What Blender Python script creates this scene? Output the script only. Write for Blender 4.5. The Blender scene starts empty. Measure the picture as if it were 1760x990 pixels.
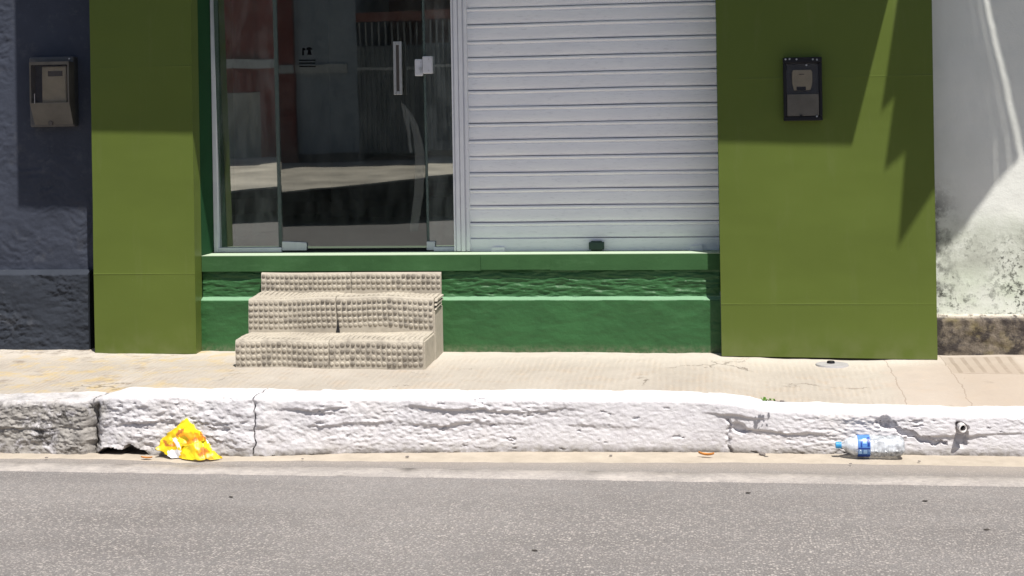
import bpy, bmesh, math, random
import numpy as np
from mathutils import Vector, Matrix, noise as mn
random.seed(7)
S = bpy.context.scene
COL = S.collection

# ------------------------------------------------------------------ camera model (used to survey the photo)
F = 2480.0; PX, PY = 880.0, 235.0; D = 8.0; HC = 1.2
PSI = math.atan(F / 18450); RHO = .0163
cP, sP, cR, sR = math.cos(PSI), math.sin(PSI), math.cos(RHO), math.sin(RHO)
def dirv(px, py):
    a = (px - PX) / F; b = (PY - py) / F
    x, y, z = a * cR + b * sR, 1.0, -a * sR + b * cR
    return (cP * x - sP * y, sP * x + cP * y, z)
def at(px, py, Y):
    d = dirv(px, py); t = (Y + D) / d[1]
    return (d[0] * t, Y, HC + d[2] * t)
def gr(px, py, Z):
    d = dirv(px, py); t = (Z - HC) / d[2]
    return (d[0] * t, -D + d[1] * t, Z)
def X(px, py, Y): return at(px, py, Y)[0]
def Z(px, py, Y): return at(px, py, Y)[2]

# ------------------------------------------------------------------ material helper
class M:
    def __init__(s, name):
        s.m = bpy.data.materials.new(name); s.m.use_nodes = True
        s.nt = s.m.node_tree; s.nt.nodes.clear()
        s.out = s.n('ShaderNodeOutputMaterial')
        s.b = s.n('ShaderNodeBsdfPrincipled')
        s.l(s.b.outputs[0], s.out.inputs[0])
        s.pos = s.n('ShaderNodeNewGeometry').outputs['Position']
        s._sep = None
    def n(s, t, **k):
        x = s.nt.nodes.new(t)
        for a, v in k.items(): setattr(x, a, v)
        return x
    def l(s, a, b): s.nt.links.new(a, b)
    def put(s, sock, v):
        if isinstance(v, bpy.types.NodeSocket): s.l(v, sock)
        elif isinstance(v, (tuple, list)) and len(v) == 3 and sock.type == 'RGBA': sock.default_value = (*v, 1)
        else: sock.default_value = v
    def sep(s):
        if s._sep is None:
            s._sep = s.n('ShaderNodeSeparateXYZ'); s.l(s.pos, s._sep.inputs[0])
        return s._sep.outputs
    def scale(s, v, vec=None):
        x = s.n('ShaderNodeVectorMath', operation='MULTIPLY'); s.l(vec or s.pos, x.inputs[0]); x.inputs[1].default_value = v
        return x.outputs[0]
    def noise(s, sc, det=4, rough=.55, vec=None, dist=0, off=None, out=0):
        x = s.n('ShaderNodeTexNoise'); v = vec or s.pos
        if off:
            a = s.n('ShaderNodeVectorMath', operation='ADD'); s.l(v, a.inputs[0]); a.inputs[1].default_value = off; v = a.outputs[0]
        s.l(v, x.inputs['Vector']); x.inputs['Scale'].default_value = sc
        x.inputs['Detail'].default_value = det; x.inputs['Roughness'].default_value = rough; x.inputs['Distortion'].default_value = dist
        return x.outputs[out]
    def vor(s, sc, feature='F1', out='Distance', vec=None, rnd=1):
        x = s.n('ShaderNodeTexVoronoi', feature=feature); s.l(vec or s.pos, x.inputs['Vector']); x.inputs['Scale'].default_value = sc
        x.inputs['Randomness'].default_value = rnd
        return x.outputs[out]
    def wave(s, sc, dist=0, vec=None, direction='X', dsc=1, det=2):
        x = s.n('ShaderNodeTexWave', bands_direction=direction); s.l(vec or s.pos, x.inputs['Vector'])
        x.inputs['Scale'].default_value = sc; x.inputs['Distortion'].default_value = dist
        x.inputs['Detail'].default_value = det; x.inputs['Detail Scale'].default_value = dsc
        return x.outputs['Fac']
    def rng(s, v, a, b, c=0, d=1):
        x = s.n('ShaderNodeMapRange'); s.put(x.inputs[0], v)
        for i, q in enumerate((a, b, c, d)): x.inputs[i + 1].default_value = q
        return x.outputs[0]
    def mth(s, op, a, b=0.):
        x = s.n('ShaderNodeMath', operation=op, use_clamp=False); s.put(x.inputs[0], a); s.put(x.inputs[1], b)
        return x.outputs[0]
    def mix(s, f, a, b, bt='MIX'):
        x = s.n('ShaderNodeMix', data_type='RGBA', blend_type=bt); s.put(x.inputs[0], f); s.put(x.inputs[6], a); s.put(x.inputs[7], b)
        return x.outputs[2]
    def bump(s, h, st=.5, d=.01):
        x = s.n('ShaderNodeBump'); s.put(x.inputs['Height'], h); x.inputs['Strength'].default_value = st; x.inputs['Distance'].default_value = d
        s.l(x.outputs[0], s.b.inputs['Normal']); return x
    def set(s, **k):
        for a, v in k.items(): s.put(s.b.inputs[a.replace('_', ' ')], v)
        return s

def simple(name, col, rough=.6, var=.12, sc=20, bump=0, metal=0, spec=.5, bsc=60):
    g = M(name); n = g.noise(sc, 5)
    c2 = tuple(c * (1 - var) for c in col); c1 = tuple(min(1, c * (1 + var)) for c in col)
    g.set(Base_Color=g.mix(g.rng(n, .3, .7), c2, c1), Roughness=g.rng(g.noise(sc * 2), .3, .7, max(.05, rough - .08), min(1, rough + .08)), Metallic=metal)
    g.b.inputs['Specular IOR Level'].default_value = spec
    if bump: g.bump(g.noise(bsc, 6), bump, .004)
    return g.m

# --- paints
def rough_paint(name, col, scale=1.0, worn=None, bumps=.6):
    g = M(name)
    big = g.noise(3.5, 5, .6); fine = g.noise(45 * scale, 7, .65); med = g.noise(14 * scale, 5, .6)
    c = g.mix(g.rng(big, .3, .7), tuple(x * .86 for x in col), tuple(min(1, x * 1.12) for x in col))
    c = g.mix(g.rng(fine, .62, .78), c, tuple(min(1, x * 1.25 + .01) for x in col))
    if worn: c = worn(g, c)
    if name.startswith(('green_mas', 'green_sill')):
        sc_ = g.noise(6, 7, .7, vec=g.scale((.6, 1, 2.2)), off=(4, 4, 4)); c = g.mix(g.rng(sc_, .54, .74, 0, .45), c, tuple(x * 1.5 + .02 for x in col)); c = g.mix(g.rng(sc_, .46, .30, 0, .4), c, tuple(x * .7 for x in col))
        c = g.mix(g.mth('MULTIPLY', g.rng(g.sep()[2], .05, .0), g.rng(fine, .4, .6, .1, .6)), c, (.20, .19, .13))
        c = g.mix(g.mth('MULTIPLY', g.rng(g.sep()[2], zS - .004, zS - .001), .8), c, (.50, .60, .46))  # sunlit top edge of the sill painted in as a pale tone
        c = g.mix(g.mth('MULTIPLY', g.mth('MULTIPLY', g.rng(g.sep()[2], zL - .002, zL + .003), g.rng(g.sep()[2], zL + .022, zL + .016)), .55), c, (.30, .52, .34))  # bright sunlit line of the plinth ledge painted into the colour
    g.set(Base_Color=c, Roughness=.78); g.b.inputs['Specular IOR Level'].default_value = .35 if name.startswith('green_mas') else .10
    if name.startswith('green_mas'): g.set(Roughness=.5)
    h = g.mth('ADD', g.mth('MULTIPLY', med, .6), g.mth('MULTIPLY', fine, .4))
    g.bump(h, bumps, .012)
    return g.m

def m_olive(name, col):
    g = M(name)
    # large aluminium cladding sheet: satin paint, faint dust drips
    n = g.noise(1.2, 3); d = g.noise(6, 6, .6, vec=g.scale((3, 3, .4)))
    c = g.mix(g.rng(n, .3, .7), tuple(x * .93 for x in col), tuple(x * 1.06 for x in col))
    c = g.mix(g.mth('MULTIPLY', g.rng(d, .58, .78), .05), c, (.30, .29, .22))
    speck = g.noise(140, 2); c = g.mix(g.rng(speck, .74, .8, 0, .35), c, (.3, .3, .25))
    dust = g.mth('MULTIPLY', g.rng(g.sep()[2], .16, 0.0), g.rng(g.noise(9, 5), .35, .7))
    c = g.mix(g.mth('MULTIPLY', dust, .12), c, (.36, .32, .24))
    g.set(Base_Color=c, Roughness=g.rng(g.noise(5, 5), .3, .7, .30, .42))
    g.b.inputs['Specular IOR Level'].default_value = .14
    wv = g.noise(1.7, 2, .4, vec=g.scale((1, 1, 2.2)))
    g.bump(wv, .35, .03)
    return g.m

def m_shutter():
    g = M('shutter_paint')
    n = g.noise(5, 5, .6, vec=g.scale((.6, 1, 5))); f = g.noise(60, 6, .7, vec=g.scale((.35, 1, 2)))
    c = g.mix(g.rng(n, .3, .7), (.87, .87, .91), (.95, .95, .97))
    c = g.mix(g.rng(f, .55, .78, 0, .45), c, (.42, .42, .46))
    # chips near the bottom slat
    ch = g.noise(24, 6, .75, vec=g.scale((.5, 1, 2.2))); zz = g.rng(g.sep()[2], 1.0, .60)
    c = g.mix(g.mth('MULTIPLY', g.rng(ch, .69, .72), g.mth('ADD', g.mth('MULTIPLY', zz, .9), .1)), c, (.16, .15, .16))
    g.set(Base_Color=c, Roughness=.45)
    g.bump(g.noise(12, 4), .12, .004)
    return g.m

def m_frame():
    g = M('chipped_white_metal_paint')
    n = g.noise(8, 5); ch = g.noise(38, 7, .75, vec=g.scale((2, 1, .7)))
    c = g.mix(g.rng(n, .3, .7), (.74, .74, .79), (.86, .86, .89))
    rust = g.mix(g.noise(20), (.16, .07, .03), (.10, .09, .09))
    c = g.mix(g.rng(ch, .67, .70), c, rust)
    g.set(Base_Color=c, Roughness=.5); g.bump(ch, .2, .003)
    return g.m

def m_kerb():
    g = M('whitewashed_kerb')
    x, y, z = g.sep()
    n1 = g.noise(4, 6, .65); n2 = g.noise(22, 8, .7); n3 = g.noise(70, 5, .7)
    white = g.mix(g.rng(n2, .3, .7), (.55, .535, .565), (.67, .66, .68))
    white = g.mix(g.rng(n3, .58, .75, 0, .5), white, (.50, .48, .50))
    conc = g.mix(g.rng(n2, .35, .65), (.16, .15, .14), (.40, .38, .355))
    conc = g.mix(g.rng(n3, .55, .7, 0, .6), conc, (.09, .085, .08))
    # bare, dirty concrete at the far left stone and along the foot
    left = g.rng(g.mth('ADD', x, g.mth('MULTIPLY', n1, .25)), -2.72, -2.80, 0, 1)
    face = g.rng(g.mth('ADD', z, g.mth('MULTIPLY', n1, .12)), .045, -.01, 0, 1)
    wl = g.mth('MULTIPLY', g.mth('MULTIPLY', left, face), g.rng(g.mth('ADD', g.mth('MULTIPLY', n1, .6), g.mth('MULTIPLY', n2, .75)), .55, .66, .10, .95))
    foot = g.mth('MULTIPLY', g.rng(z, -.235, -.29), g.rng(n2, .38, .58, 0, .9))
    second = g.mth('MULTIPLY', g.mth('MULTIPLY', g.rng(x, -2.2, -2.8), g.rng(z, -.16, -.24)), g.rng(n2, .42, .62, 0, .8))
    spots = g.rng(g.noise(11, 8, .78, off=(3, 1, 7)), .62, .70, 0, .7)
    f = g.mth('MAXIMUM', g.mth('MAXIMUM', wl, foot), g.mth('MAXIMUM', spots, second))
    blush = g.mth('MULTIPLY', g.rng(g.noise(3, 3, off=(9, 2, 0)), .5, .7), .25)
    white = g.mix(blush, white, (.72, .66, .60))
    grime = g.mth('MULTIPLY', g.mth('MULTIPLY', left, face), g.rng(g.mth('ADD', g.mth('MULTIPLY', g.noise(6, 7, .72, off=(2, 2, 6)), .75), g.mth('MULTIPLY', n3, .25)), .53, .61, 0, .9))
    cc = g.mix(grime, g.mix(f, white, conc), (.055, .05, .047))
    foot_shade = g.mth('MULTIPLY', g.rng(z, -.262, -.296), g.rng(g.noise(8, 6, .7, off=(6, 1, 1)), .42, .58, .15, .95))  # contact shade under the kerb foot, painted as a dark line
    cc = g.mix(foot_shade, cc, (.10, .085, .07))
    g.set(Base_Color=cc, Roughness=.9)
    g.b.inputs['Specular IOR Level'].default_value = .2
    g.bump(g.mth('ADD', n3, g.mth('MULTIPLY', g.noise(160, 3), .4)), .5, .006)
    return g.m

def m_pavement():
    g = M('worn_cement_pavement')
    x, y, z = g.sep()
    n1 = g.noise(1.6, 5, .6); n2 = g.noise(9, 7, .65); n3 = g.noise(60, 6, .7)
    c = g.mix(g.rng(n1, .3, .7), (.345, .312, .272), (.44, .402, .355))
    c = g.mix(g.rng(n2, .52, .72, 0, .6), c, (.40, .33, .26))
    c = g.mix(g.rng(n3, .58, .75, 0, .5), c, (.62, .56, .47))
    wl_ = g.rng(g.mth('ADD', y, g.mth('MULTIPLY', n2, .35)), -.30, .05, 0, .65)
    c = g.mix(wl_, c, (.54, .50, .445))
    # pinkish patched slab on the right
    pk = g.mth('MULTIPLY', g.rng(g.mth('ADD', x, g.mth('MULTIPLY', n2, .30)), .98, 1.10), g.rng(y, -.18, -.30))
    c = g.mix(g.mth('MULTIPLY', pk, .5), c, g.mix(n2, (.37, .305, .26), (.47, .40, .345)))
    # yellowish stains left
    st = g.mth('MULTIPLY', g.rng(x, -2.2, -2.9), g.rng(g.noise(5, 6, .7, off=(5, 5, 0)), .50, .64, 0, .6))
    c = g.mix(st, c, (.50, .36, .13))
    st2 = g.mth('MULTIPLY', g.rng(x, -2.6, -3.2), g.rng(g.noise(6, 7, .7, off=(1, 8, 0)), .54, .68, 0, .7))
    c = g.mix(st2, c, (.22, .18, .15))
    # dirt gathered where the wall meets the ground
    foot = g.mth('MULTIPLY', g.rng(y, -.22, -.02), g.rng(g.noise(13, 7, .75), .46, .62, 0, .85))
    c = g.mix(g.mth('MULTIPLY', foot, g.rng(x, -2.9, -3.1, .25, 1)), c, (.13, .10, .08))
    # imprinted grooves running from wall to kerb
    wob = g.n('ShaderNodeVectorMath', operation='ADD'); g.l(g.pos, wob.inputs[0])
    nn = g.n('ShaderNodeVectorMath', operation='SCALE'); g.l(g.noise(2.5, 2, out=1), nn.inputs[0]); nn.inputs[3].default_value = .05; g.l(nn.outputs[0], wob.inputs[1])
    rib = g.wave(9.5, 0, vec=wob.outputs[0])
    ribm = g.mth('MULTIPLY', g.rng(n2, .40, .60), g.rng(y, -.12, -.30))
    ribm = g.mth('MULTIPLY', ribm, g.mth('SUBTRACT', 1., pk))
    ribf = g.mth('MULTIPLY', g.rng(rib, .35, .10), ribm)
    c = g.mix(g.mth('MULTIPLY', ribf, .17), c, (.32, .26, .20))
    # ribbed darker tile and slab edges at the far right
    tl = g.mth('MULTIPLY', g.mth('MULTIPLY', g.rng(x, 1.22, 1.235), g.rng(x, 1.60, 1.585)), g.mth('MULTIPLY', g.rng(y, -.42, -.405), g.rng(y, -.06, -.075)))
    rb2 = g.wave(5.2, 0)
    c = g.mix(g.mth('MULTIPLY', tl, .55), c, (.30, .255, .205)); c = g.mix(g.mth('MULTIPLY', g.mth('MULTIPLY', tl, g.rng(rb2, .4, .2)), g.rng(n2, .35, .55, .2, .7)), c, (.16, .13, .10))
    far = g.rng(g.mth('ADD', x, g.mth('MULTIPLY', n2, .2)), 1.15, 1.4, 0, .5); c = g.mix(far, c, (.36, .30, .245))
    for (xj, w_) in ((.925, .004), (1.225, .004), (1.66, .005)):
        jn = g.mth('ABSOLUTE', g.mth('SUBTRACT', g.mth('ADD', x, g.mth('MULTIPLY', n2, .05)), xj + .025)); c = g.mix(g.rng(jn, w_, w_ * .4, 0, .45), c, (.17, .13, .10))
    jy = g.mth('ABSOLUTE', g.mth('SUBTRACT', g.mth('ADD', y, g.mth('MULTIPLY', n2, .03)), -.41)); c = g.mix(g.mth('MULTIPLY', g.rng(jy, .006, .002, 0, .55), g.rng(x, 1.2, 1.3)), c, (.17, .13, .10))
    # hairline cracks
    dn = g.n('ShaderNodeVectorMath', operation='ADD'); g.l(g.pos, dn.inputs[0])
    ds = g.n('ShaderNodeVectorMath', operation='SCALE'); g.l(g.noise(4, 5, .7, out=1), ds.inputs[0]); ds.inputs[3].default_value = .35; g.l(ds.outputs[0], dn.inputs[1])
    cr = g.vor(1.3, 'DISTANCE_TO_EDGE', vec=dn.outputs[0])
    crm = g.mth('MULTIPLY', g.rng(cr, .010, .003), g.rng(g.noise(2.2, 3, off=(4, 0, 2)), .55, .62))
    c = g.mix(g.mth('MULTIPLY', crm, .6), c, (.10, .08, .06))
    g.set(Base_Color=c, Roughness=.92); g.b.inputs['Specular IOR Level'].default_value = .15
    h = g.mth('ADD', g.mth('MULTIPLY', rib, g.mth('MULTIPLY', ribm, .5)), g.mth('ADD', g.mth('MULTIPLY', n3, .5), g.mth('MULTIPLY', n2, .8)))
    h = g.mth('SUBTRACT', h, g.mth('MULTIPLY', crm, .8))
    g.bump(h, .55, .010)
    return g.m

def m_asphalt(name='old_asphalt', strip=False):
    g = M(name)
    x, y, z = g.sep()
    n1 = g.noise(.9, 5, .6); n2 = g.noise(12, 6, .65)
    c = g.mix(g.rng(g.mth('ADD', g.mth('MULTIPLY', n1, .5), g.mth('MULTIPLY', g.noise(2.2, 5, .6, vec=g.scale((.25, 1.6, 1)), off=(7, 1, 0)), .5)), .38, .62), (.170, .161, .160), (.237, .225, .222))
    c = g.mix(g.rng(n2, .4, .72, 0, .5), c, (.185, .168, .163))
    v = g.n('ShaderNodeTexVoronoi'); g.l(g.pos, v.inputs['Vector']); v.inputs['Scale'].default_value = 95
    hs = g.n('ShaderNodeSeparateColor'); g.l(v.outputs['Color'], hs.inputs[0])
    stone = g.rng(v.outputs['Distance'], .62, .40)
    near = g.rng(y, -1.70, -2.6, .15, 1)      # the tyre-polished lane edge shows fewer stones
    lite = g.mth('MULTIPLY', g.mth('MULTIPLY', stone, g.rng(hs.outputs[0], .72, .82)), near)
    dark = g.mth('MULTIPLY', g.mth('MULTIPLY', g.rng(v.outputs['Distance'], .40, .62), .55), near)
    c = g.mix(g.mth('MULTIPLY', dark, .6), c, (.12, .11, .108))
    c = g.mix(g.mth('MULTIPLY', lite, g.rng(g.noise(1.7, 4, off=(3, 3, 3)), .35, .65, .40, .75)), c, (.50, .46, .43))
    v2 = g.vor(230, out='Color'); h2 = g.n('ShaderNodeSeparateColor'); g.l(v2, h2.inputs[0])
    c = g.mix(g.mth('MULTIPLY', g.rng(h2.outputs[1], .86, .92), .5), c, (.46, .42, .39))
    c = g.mix(g.mth('MULTIPLY', g.rng(h2.outputs[2], .88, .93), .45), c, (.09, .085, .08))
    # dusty shoulder next to the gutter
    dust = g.rng(g.mth('ADD', y, g.mth('MULTIPLY', n2, .12)), -1.58, -1.36, 0, .45)
    c = g.mix(dust, c, (.36, .315, .27))
    oil = g.mth('MULTIPLY', g.rng(g.noise(2.3, 5, .6, vec=g.scale((.5, 1.3, 1)), off=(2, 7, 0)), .60, .72), .22)
    c = g.mix(oil, c, (.14, .13, .128))
    g.set(Base_Color=c, Roughness=.88); g.b.inputs['Specular IOR Level'].default_value = .3
    h = g.mth('ADD', g.mth('MULTIPLY', stone, near), g.mth('MULTIPLY', g.noise(150, 3), .8))
    g.bump(h, .55, .005)
    return g, c

def m_roadline():
    g, c = m_asphalt('worn_road_line')
    n = g.noise(30, 7, .75); n2 = g.noise(5, 4)
    f = g.rng(g.mth('ADD', g.mth('MULTIPLY', n, .7), g.mth('MULTIPLY', n2, .5)), .42, .66, .95, .35)
    c2 = g.mix(f, c, (.47, .43, .40)); g.set(Base_Color=c2)
    return g.m

def m_sand():
    g = M('gutter_sand'); n = g.noise(9, 6, .7); f = g.noise(120, 4, .7)
    c = g.mix(g.rng(n, .3, .7), (.35, .305, .25), (.46, .405, .335)); c = g.mix(g.rng(f, .58, .75, 0, .5), c, (.30, .24, .18))
    g.set(Base_Color=c, Roughness=.95); g.bump(f, .5, .006); return g.m

def m_tile():
    g = M('beige_cement_tile')
    n = g.noise(5, 5); f = g.noise(60, 6, .7); d = g.noise(16, 7, .7)
    c = g.mix(g.rng(n, .3, .7), (.37, .335, .28), (.47, .43, .36))
    c = g.mix(g.rng(f, .55, .75, 0, .5), c, (.25, .22, .18))
    z = g.sep()[2]
    low = g.rng(g.sep()[1], -.5, -.56, 0, 1)
    c = g.mix(g.mth('MULTIPLY', g.rng(d, .50, .66, 0, .75), g.mth('ADD', .35, g.mth('MULTIPLY', low, .55))), c, (.17, .15, .13))
    g.set(Base_Color=c, Roughness=.85); g.bump(f, .35, .004); g.b.inputs['Specular IOR Level'].default_value = .2
    return g.m

def m_rightwall():
    g = M('mouldy_white_wall')
    x, y, z = g.sep()
    n1 = g.noise(2, 4); n2 = g.noise(11, 8, .72); n3 = g.noise(38, 8, .75); n4 = g.noise(5, 6, .65, off=(2, 5, 3))
    c = g.mix(g.rng(n1, .3, .7), (.66, .68, .64), (.74, .755, .715))
    # greenish damp band and black mould above the plinth
    band = g.mth('MULTIPLY', g.rng(z, .78, .62), g.rng(z, .17, .3, .75, 1))
    c = g.mix(g.mth('MULTIPLY', band, g.rng(n4, .36, .62, .12, .65)), c, (.50, .57, .44))
    gy = g.mth('MULTIPLY', g.mth('MULTIPLY', g.rng(z, .74, .60), g.rng(z, .38, .5)), g.rng(n4, .38, .60, 0, .8))
    c = g.mix(gy, c, g.mix(n2, (.26, .27, .24), (.50, .51, .46)))
    sp = g.rng(g.mth('ADD', g.mth('MULTIPLY', n3, .65), g.mth('MULTIPLY', n2, .45)), .56, .615)
    c = g.mix(g.mth('MULTIPLY', g.mth('MULTIPLY', sp, g.mth('MULTIPLY', g.rng(z, .72, .48), g.rng(g.noise(3.2, 5, .6, off=(8, 1, 1)), .38, .60))), .95), c, (.055, .058, .05))
    edge = g.mth('MULTIPLY', g.mth('MULTIPLY', g.rng(x, 1.36, 1.20), g.rng(n2, .44, .56)), g.mth('MULTIPLY', g.rng(z, .95, .78), g.rng(z, .2, .4)))
    c = g.mix(g.mth('MULTIPLY', edge, .85), c, (.05, .05, .045))
    g.set(Base_Color=c, Roughness=.88); g.b.inputs['Specular IOR Level'].default_value = .2
    g.bump(g.mth('ADD', n3, g.mth('MULTIPLY', n2, .6)), .35, .008)
    return g.m

def m_rightplinth():
    g = M('mossy_stone_plinth')
    n1 = g.noise(7, 7, .7); n2 = g.noise(26, 8, .75); n3 = g.noise(5, 5, off=(3, 3, 3))
    c = g.mix(g.rng(n2, .35, .65), (.07, .058, .047), (.25, .21, .165))
    c = g.mix(g.rng(n3, .53, .63, 0, .6), c, (.24, .20, .09))
    c = g.mix(g.rng(n1, .48, .56, 0, .9), c, (.040, .033, .033))
    z = g.sep()[2]
    c = g.mix(g.mth('MULTIPLY', g.rng(z, .185, .2), g.rng(n2, .38, .5)), c, (.62, .57, .49))
    g.set(Base_Color=c, Roughness=.9); g.bump(g.mth('ADD', n2, n1), .7, .02); return g.m

def m_glass(name, tint, refl, dust=.03):
    g = M(name); nt = g.nt
    tr = g.n('ShaderNodeBsdfTransparent'); tr.inputs[0].default_value = (*tint, 1)
    gl = g.n('ShaderNodeBsdfGlossy'); gl.inputs['Roughness'].default_value = .012; gl.inputs[0].default_value = (.95, 1, .97, 1)
    df = g.n('ShaderNodeBsdfDiffuse'); df.inputs[0].default_value = (.55, .6, .58, 1)
    fr = g.n('ShaderNodeFresnel'); fr.inputs['IOR'].default_value = 1.5
    bp = g.n('ShaderNodeBump'); g.l(g.noise(1.3, 2), bp.inputs['Height']); bp.inputs['Strength'].default_value = .05; bp.inputs['Distance'].default_value = .01
    g.l(bp.outputs[0], gl.inputs['Normal'])
    a = g.n('ShaderNodeMixShader'); g.l(g.mth('MAXIMUM', g.mth('MULTIPLY', fr.outputs[0], 2.2), refl), a.inputs[0]); g.l(tr.outputs[0], a.inputs[1]); g.l(gl.outputs[0], a.inputs[2])
    b = g.n('ShaderNodeMixShader'); g.put(b.inputs[0], g.rng(g.noise(14, 6, .7, vec=g.scale((1, 1, .4))), .4, .75, dust * .4, dust * 1.8)); g.l(a.outputs[0], b.inputs[1]); g.l(df.outputs[0], b.inputs[2])
    g.l(b.outputs[0], g.out.inputs[0]); nt.nodes.remove(g.b)
    return g.m

def m_film(name, col, op, rough=.4):
    g = M(name); tr = g.n('ShaderNodeBsdfTransparent'); a = g.n('ShaderNodeMixShader'); a.inputs[0].default_value = op
    g.set(Base_Color=col, Roughness=rough); g.l(tr.outputs[0], a.inputs[1]); g.l(g.b.outputs[0], a.inputs[2]); g.l(a.outputs[0], g.out.inputs[0])
    return g.m

def m_pet(name, tint, op):
    g = M(name)
    tr = g.n('ShaderNodeBsdfTransparent'); tr.inputs[0].default_value = (*tint, 1)
    gl = g.n('ShaderNodeBsdfGlossy'); gl.inputs['Roughness'].default_value = .08
    df = g.n('ShaderNodeBsdfDiffuse'); df.inputs[0].default_value = (.84, .89, .96, 1)
    lw = g.n('ShaderNodeFresnel'); lw.inputs[0].default_value = 1.5
    a = g.n('ShaderNodeMixShader'); g.put(a.inputs[0], g.rng(g.noise(40, 4), .35, .7, op * .5, op * 1.6)); g.l(tr.outputs[0], a.inputs[1]); g.l(df.outputs[0], a.inputs[2])
    b = g.n('ShaderNodeMixShader'); g.l(lw.outputs[0], b.inputs[0]); g.l(a.outputs[0], b.inputs[1]); g.l(gl.outputs[0], b.inputs[2])
    g.l(b.outputs[0], g.out.inputs[0]); return g.m

def worn_navy(g, c):
    n = g.noise(9, 6, .7, off=(1, 2, 3)); return g.mix(g.rng(n, .56, .70, 0, .35), c, (.10, .105, .12))

zS = Z(800, 437, -.02); zL = Z(900, 516, -.04)
MT = {}
MT['olive'] = m_olive('olive_cladding_paint', (.100, .135, .029))
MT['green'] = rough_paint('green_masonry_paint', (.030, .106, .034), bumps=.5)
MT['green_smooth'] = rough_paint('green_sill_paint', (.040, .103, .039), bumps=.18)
MT['jamb'] = rough_paint('green_jamb_paint', (.014, .058, .022), bumps=.15)
MT['navy'] = rough_paint('slate_blue_wall_paint', (.046, .053, .074), worn=worn_navy, bumps=.35)
MT['navy_dark'] = rough_paint('slate_blue_plinth_paint', (.036, .042, .055), worn=worn_navy, bumps=.45)
MT['shutter'] = m_shutter(); MT['frame'] = m_frame()
MT['kerb'] = m_kerb(); MT['pave'] = m_pavement(); MT['asphalt'] = m_asphalt()[0].m; MT['line'] = m_roadline(); MT['sand'] = m_sand()
MT['tile'] = m_tile(); MT['tile_dark'] = simple('grimy_tile_stud', (.245, .22, .185), .85, .25, 40); MT['rwall'] = m_rightwall(); MT['rplinth'] = m_rightplinth()
MT['glass'] = m_glass('tinted_door_glass', (.50, .56, .54), .185, .03)
MT['glass_side'] = m_glass('tinted_side_glass', (.48, .58, .54), .32, .10)
MT['glass_edge'] = simple('green_glass_edge', (.10, .19, .16), .2, .1)
MT['alu'] = simple('painted_white_fitting', (.60, .60, .64), .35, .06, 30)
MT['alu_grey'] = simple('grey_aluminium_handle', (.40, .40, .40), .35, .08, 30, metal=.5)
MT['dark'] = simple('dark_void', (.012, .012, .014), .9)
MT['black'] = simple('black_plastic', (.010, .010, .013), .5, spec=.25)
MT['ink'] = simple('black_vinyl', (.004, .004, .005), .9, spec=.0)
MT['grey_plastic'] = simple('weathered_grey_plastic', (.07, .07, .075), .5, .2, 25, bump=.1)
MT['meter_beige'] = simple('beige_meter_plastic', (.34, .29, .20), .5, .1)
MT['cover_grey'] = simple('dusty_clear_cover', (.095, .086, .072), .5, .25, 14, bump=.1)
MT['smoky'] = m_film('smoky_clear_cover', (.06, .06, .07), .16, .2)
MT['dusty'] = m_film('dusty_clear_lid', (.20, .185, .165), .62, .3)
MT['print'] = simple('faded_dark_print', (.07, .06, .055), .7)
MT['screw'] = simple('zinc_screw', (.5, .5, .5), .35, metal=.8)
MT['lock_green'] = simple('dark_green_lock_paint', (.018, .045, .035), .45)
MT['interior'] = simple('dim_interior_paint', (.22, .21, .20), .8)
MT['int_floor'] = simple('interior_floor_tile', (.24, .22, .20), .5)
MT['yellow'] = simple('yellow_printed_film', (.76, .54, .015), .38, .10, 30, spec=.5)
MT['yellow_b'] = simple('bright_yellow_printed_film', (.86, .74, .02), .32, .06, 30)
MT['orange'] = simple('orange_print', (.80, .34, .015), .35, .15, 60)
MT['brown'] = simple('brown_print', (.50, .18, .03), .4, .2, 80)
MT['white_film'] = simple('white_inner_film', (.80, .80, .82), .35, .05, 40)
MT['pet'] = m_pet('clear_pet_plastic', (.96, .98, 1.0), .46)
MT['pet_neck'] = m_pet('misty_pet_plastic', (.95, .98, 1.0), .62)
MT['blue_label'] = m_film('blue_label_film', (.08, .28, .75), .70, .25)
MT['blue_dark'] = simple('dark_blue_print', (.012, .05, .30), .35)
MT['blue_lite'] = simple('pale_blue_print', (.32, .56, .90), .35)
MT['cap'] = simple('light_blue_cap', (.04, .30, .62), .35)
MT['pvc'] = simple('whitewashed_pipe', (.62, .60, .60), .7, .15, 60, bump=.3)
MT['drain'] = simple('grey_cover_disc', (.38, .37, .38), .5, .1, 20)
MT['leaf'] = simple('dry_orange_leaf', (.48, .19, .04), .7, .3, 60)
MT['leaf_dark'] = simple('dry_dark_leaf', (.050, .042, .038), .8, .3, 60)
MT['weed'] = simple('green_weed', (.13, .27, .04), .6, .2, 60)
MT['stone'] = simple('grit_stone', (.16, .14, .13), .85, .25, 60)
MT['canopy'] = simple('canopy_sheet', (.20, .26, .08), .5)
MT['ceram'] = simple('old_roof_tile', (.32, .15, .09), .85, .25, 8)
MT['maroon'] = simple('maroon_wall_paint', (.16, .035, .028), .8, .1, 4)
MT['wains'] = simple('grey_wainscot_paint', (.34, .34, .30), .8, .1, 4)
MT['bluegrey'] = simple('grey_blue_wall_paint', (.24, .28, .32), .8, .1, 4)
MT['gate'] = simple('dark_iron_gate_paint', (.13, .15, .16), .6, .1, 8)
MT['bars'] = simple('pale_gate_bar_paint', (.26, .27, .27), .6)
MT['whiteband'] = simple('white_band_paint', (.36, .38, .38), .7)
MT['brick'] = simple('reddish_lintel', (.18, .06, .045), .8)
MT['far_kerb'] = simple('dark_damp_kerb', (.12, .112, .105), .9, .6, 3)
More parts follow.
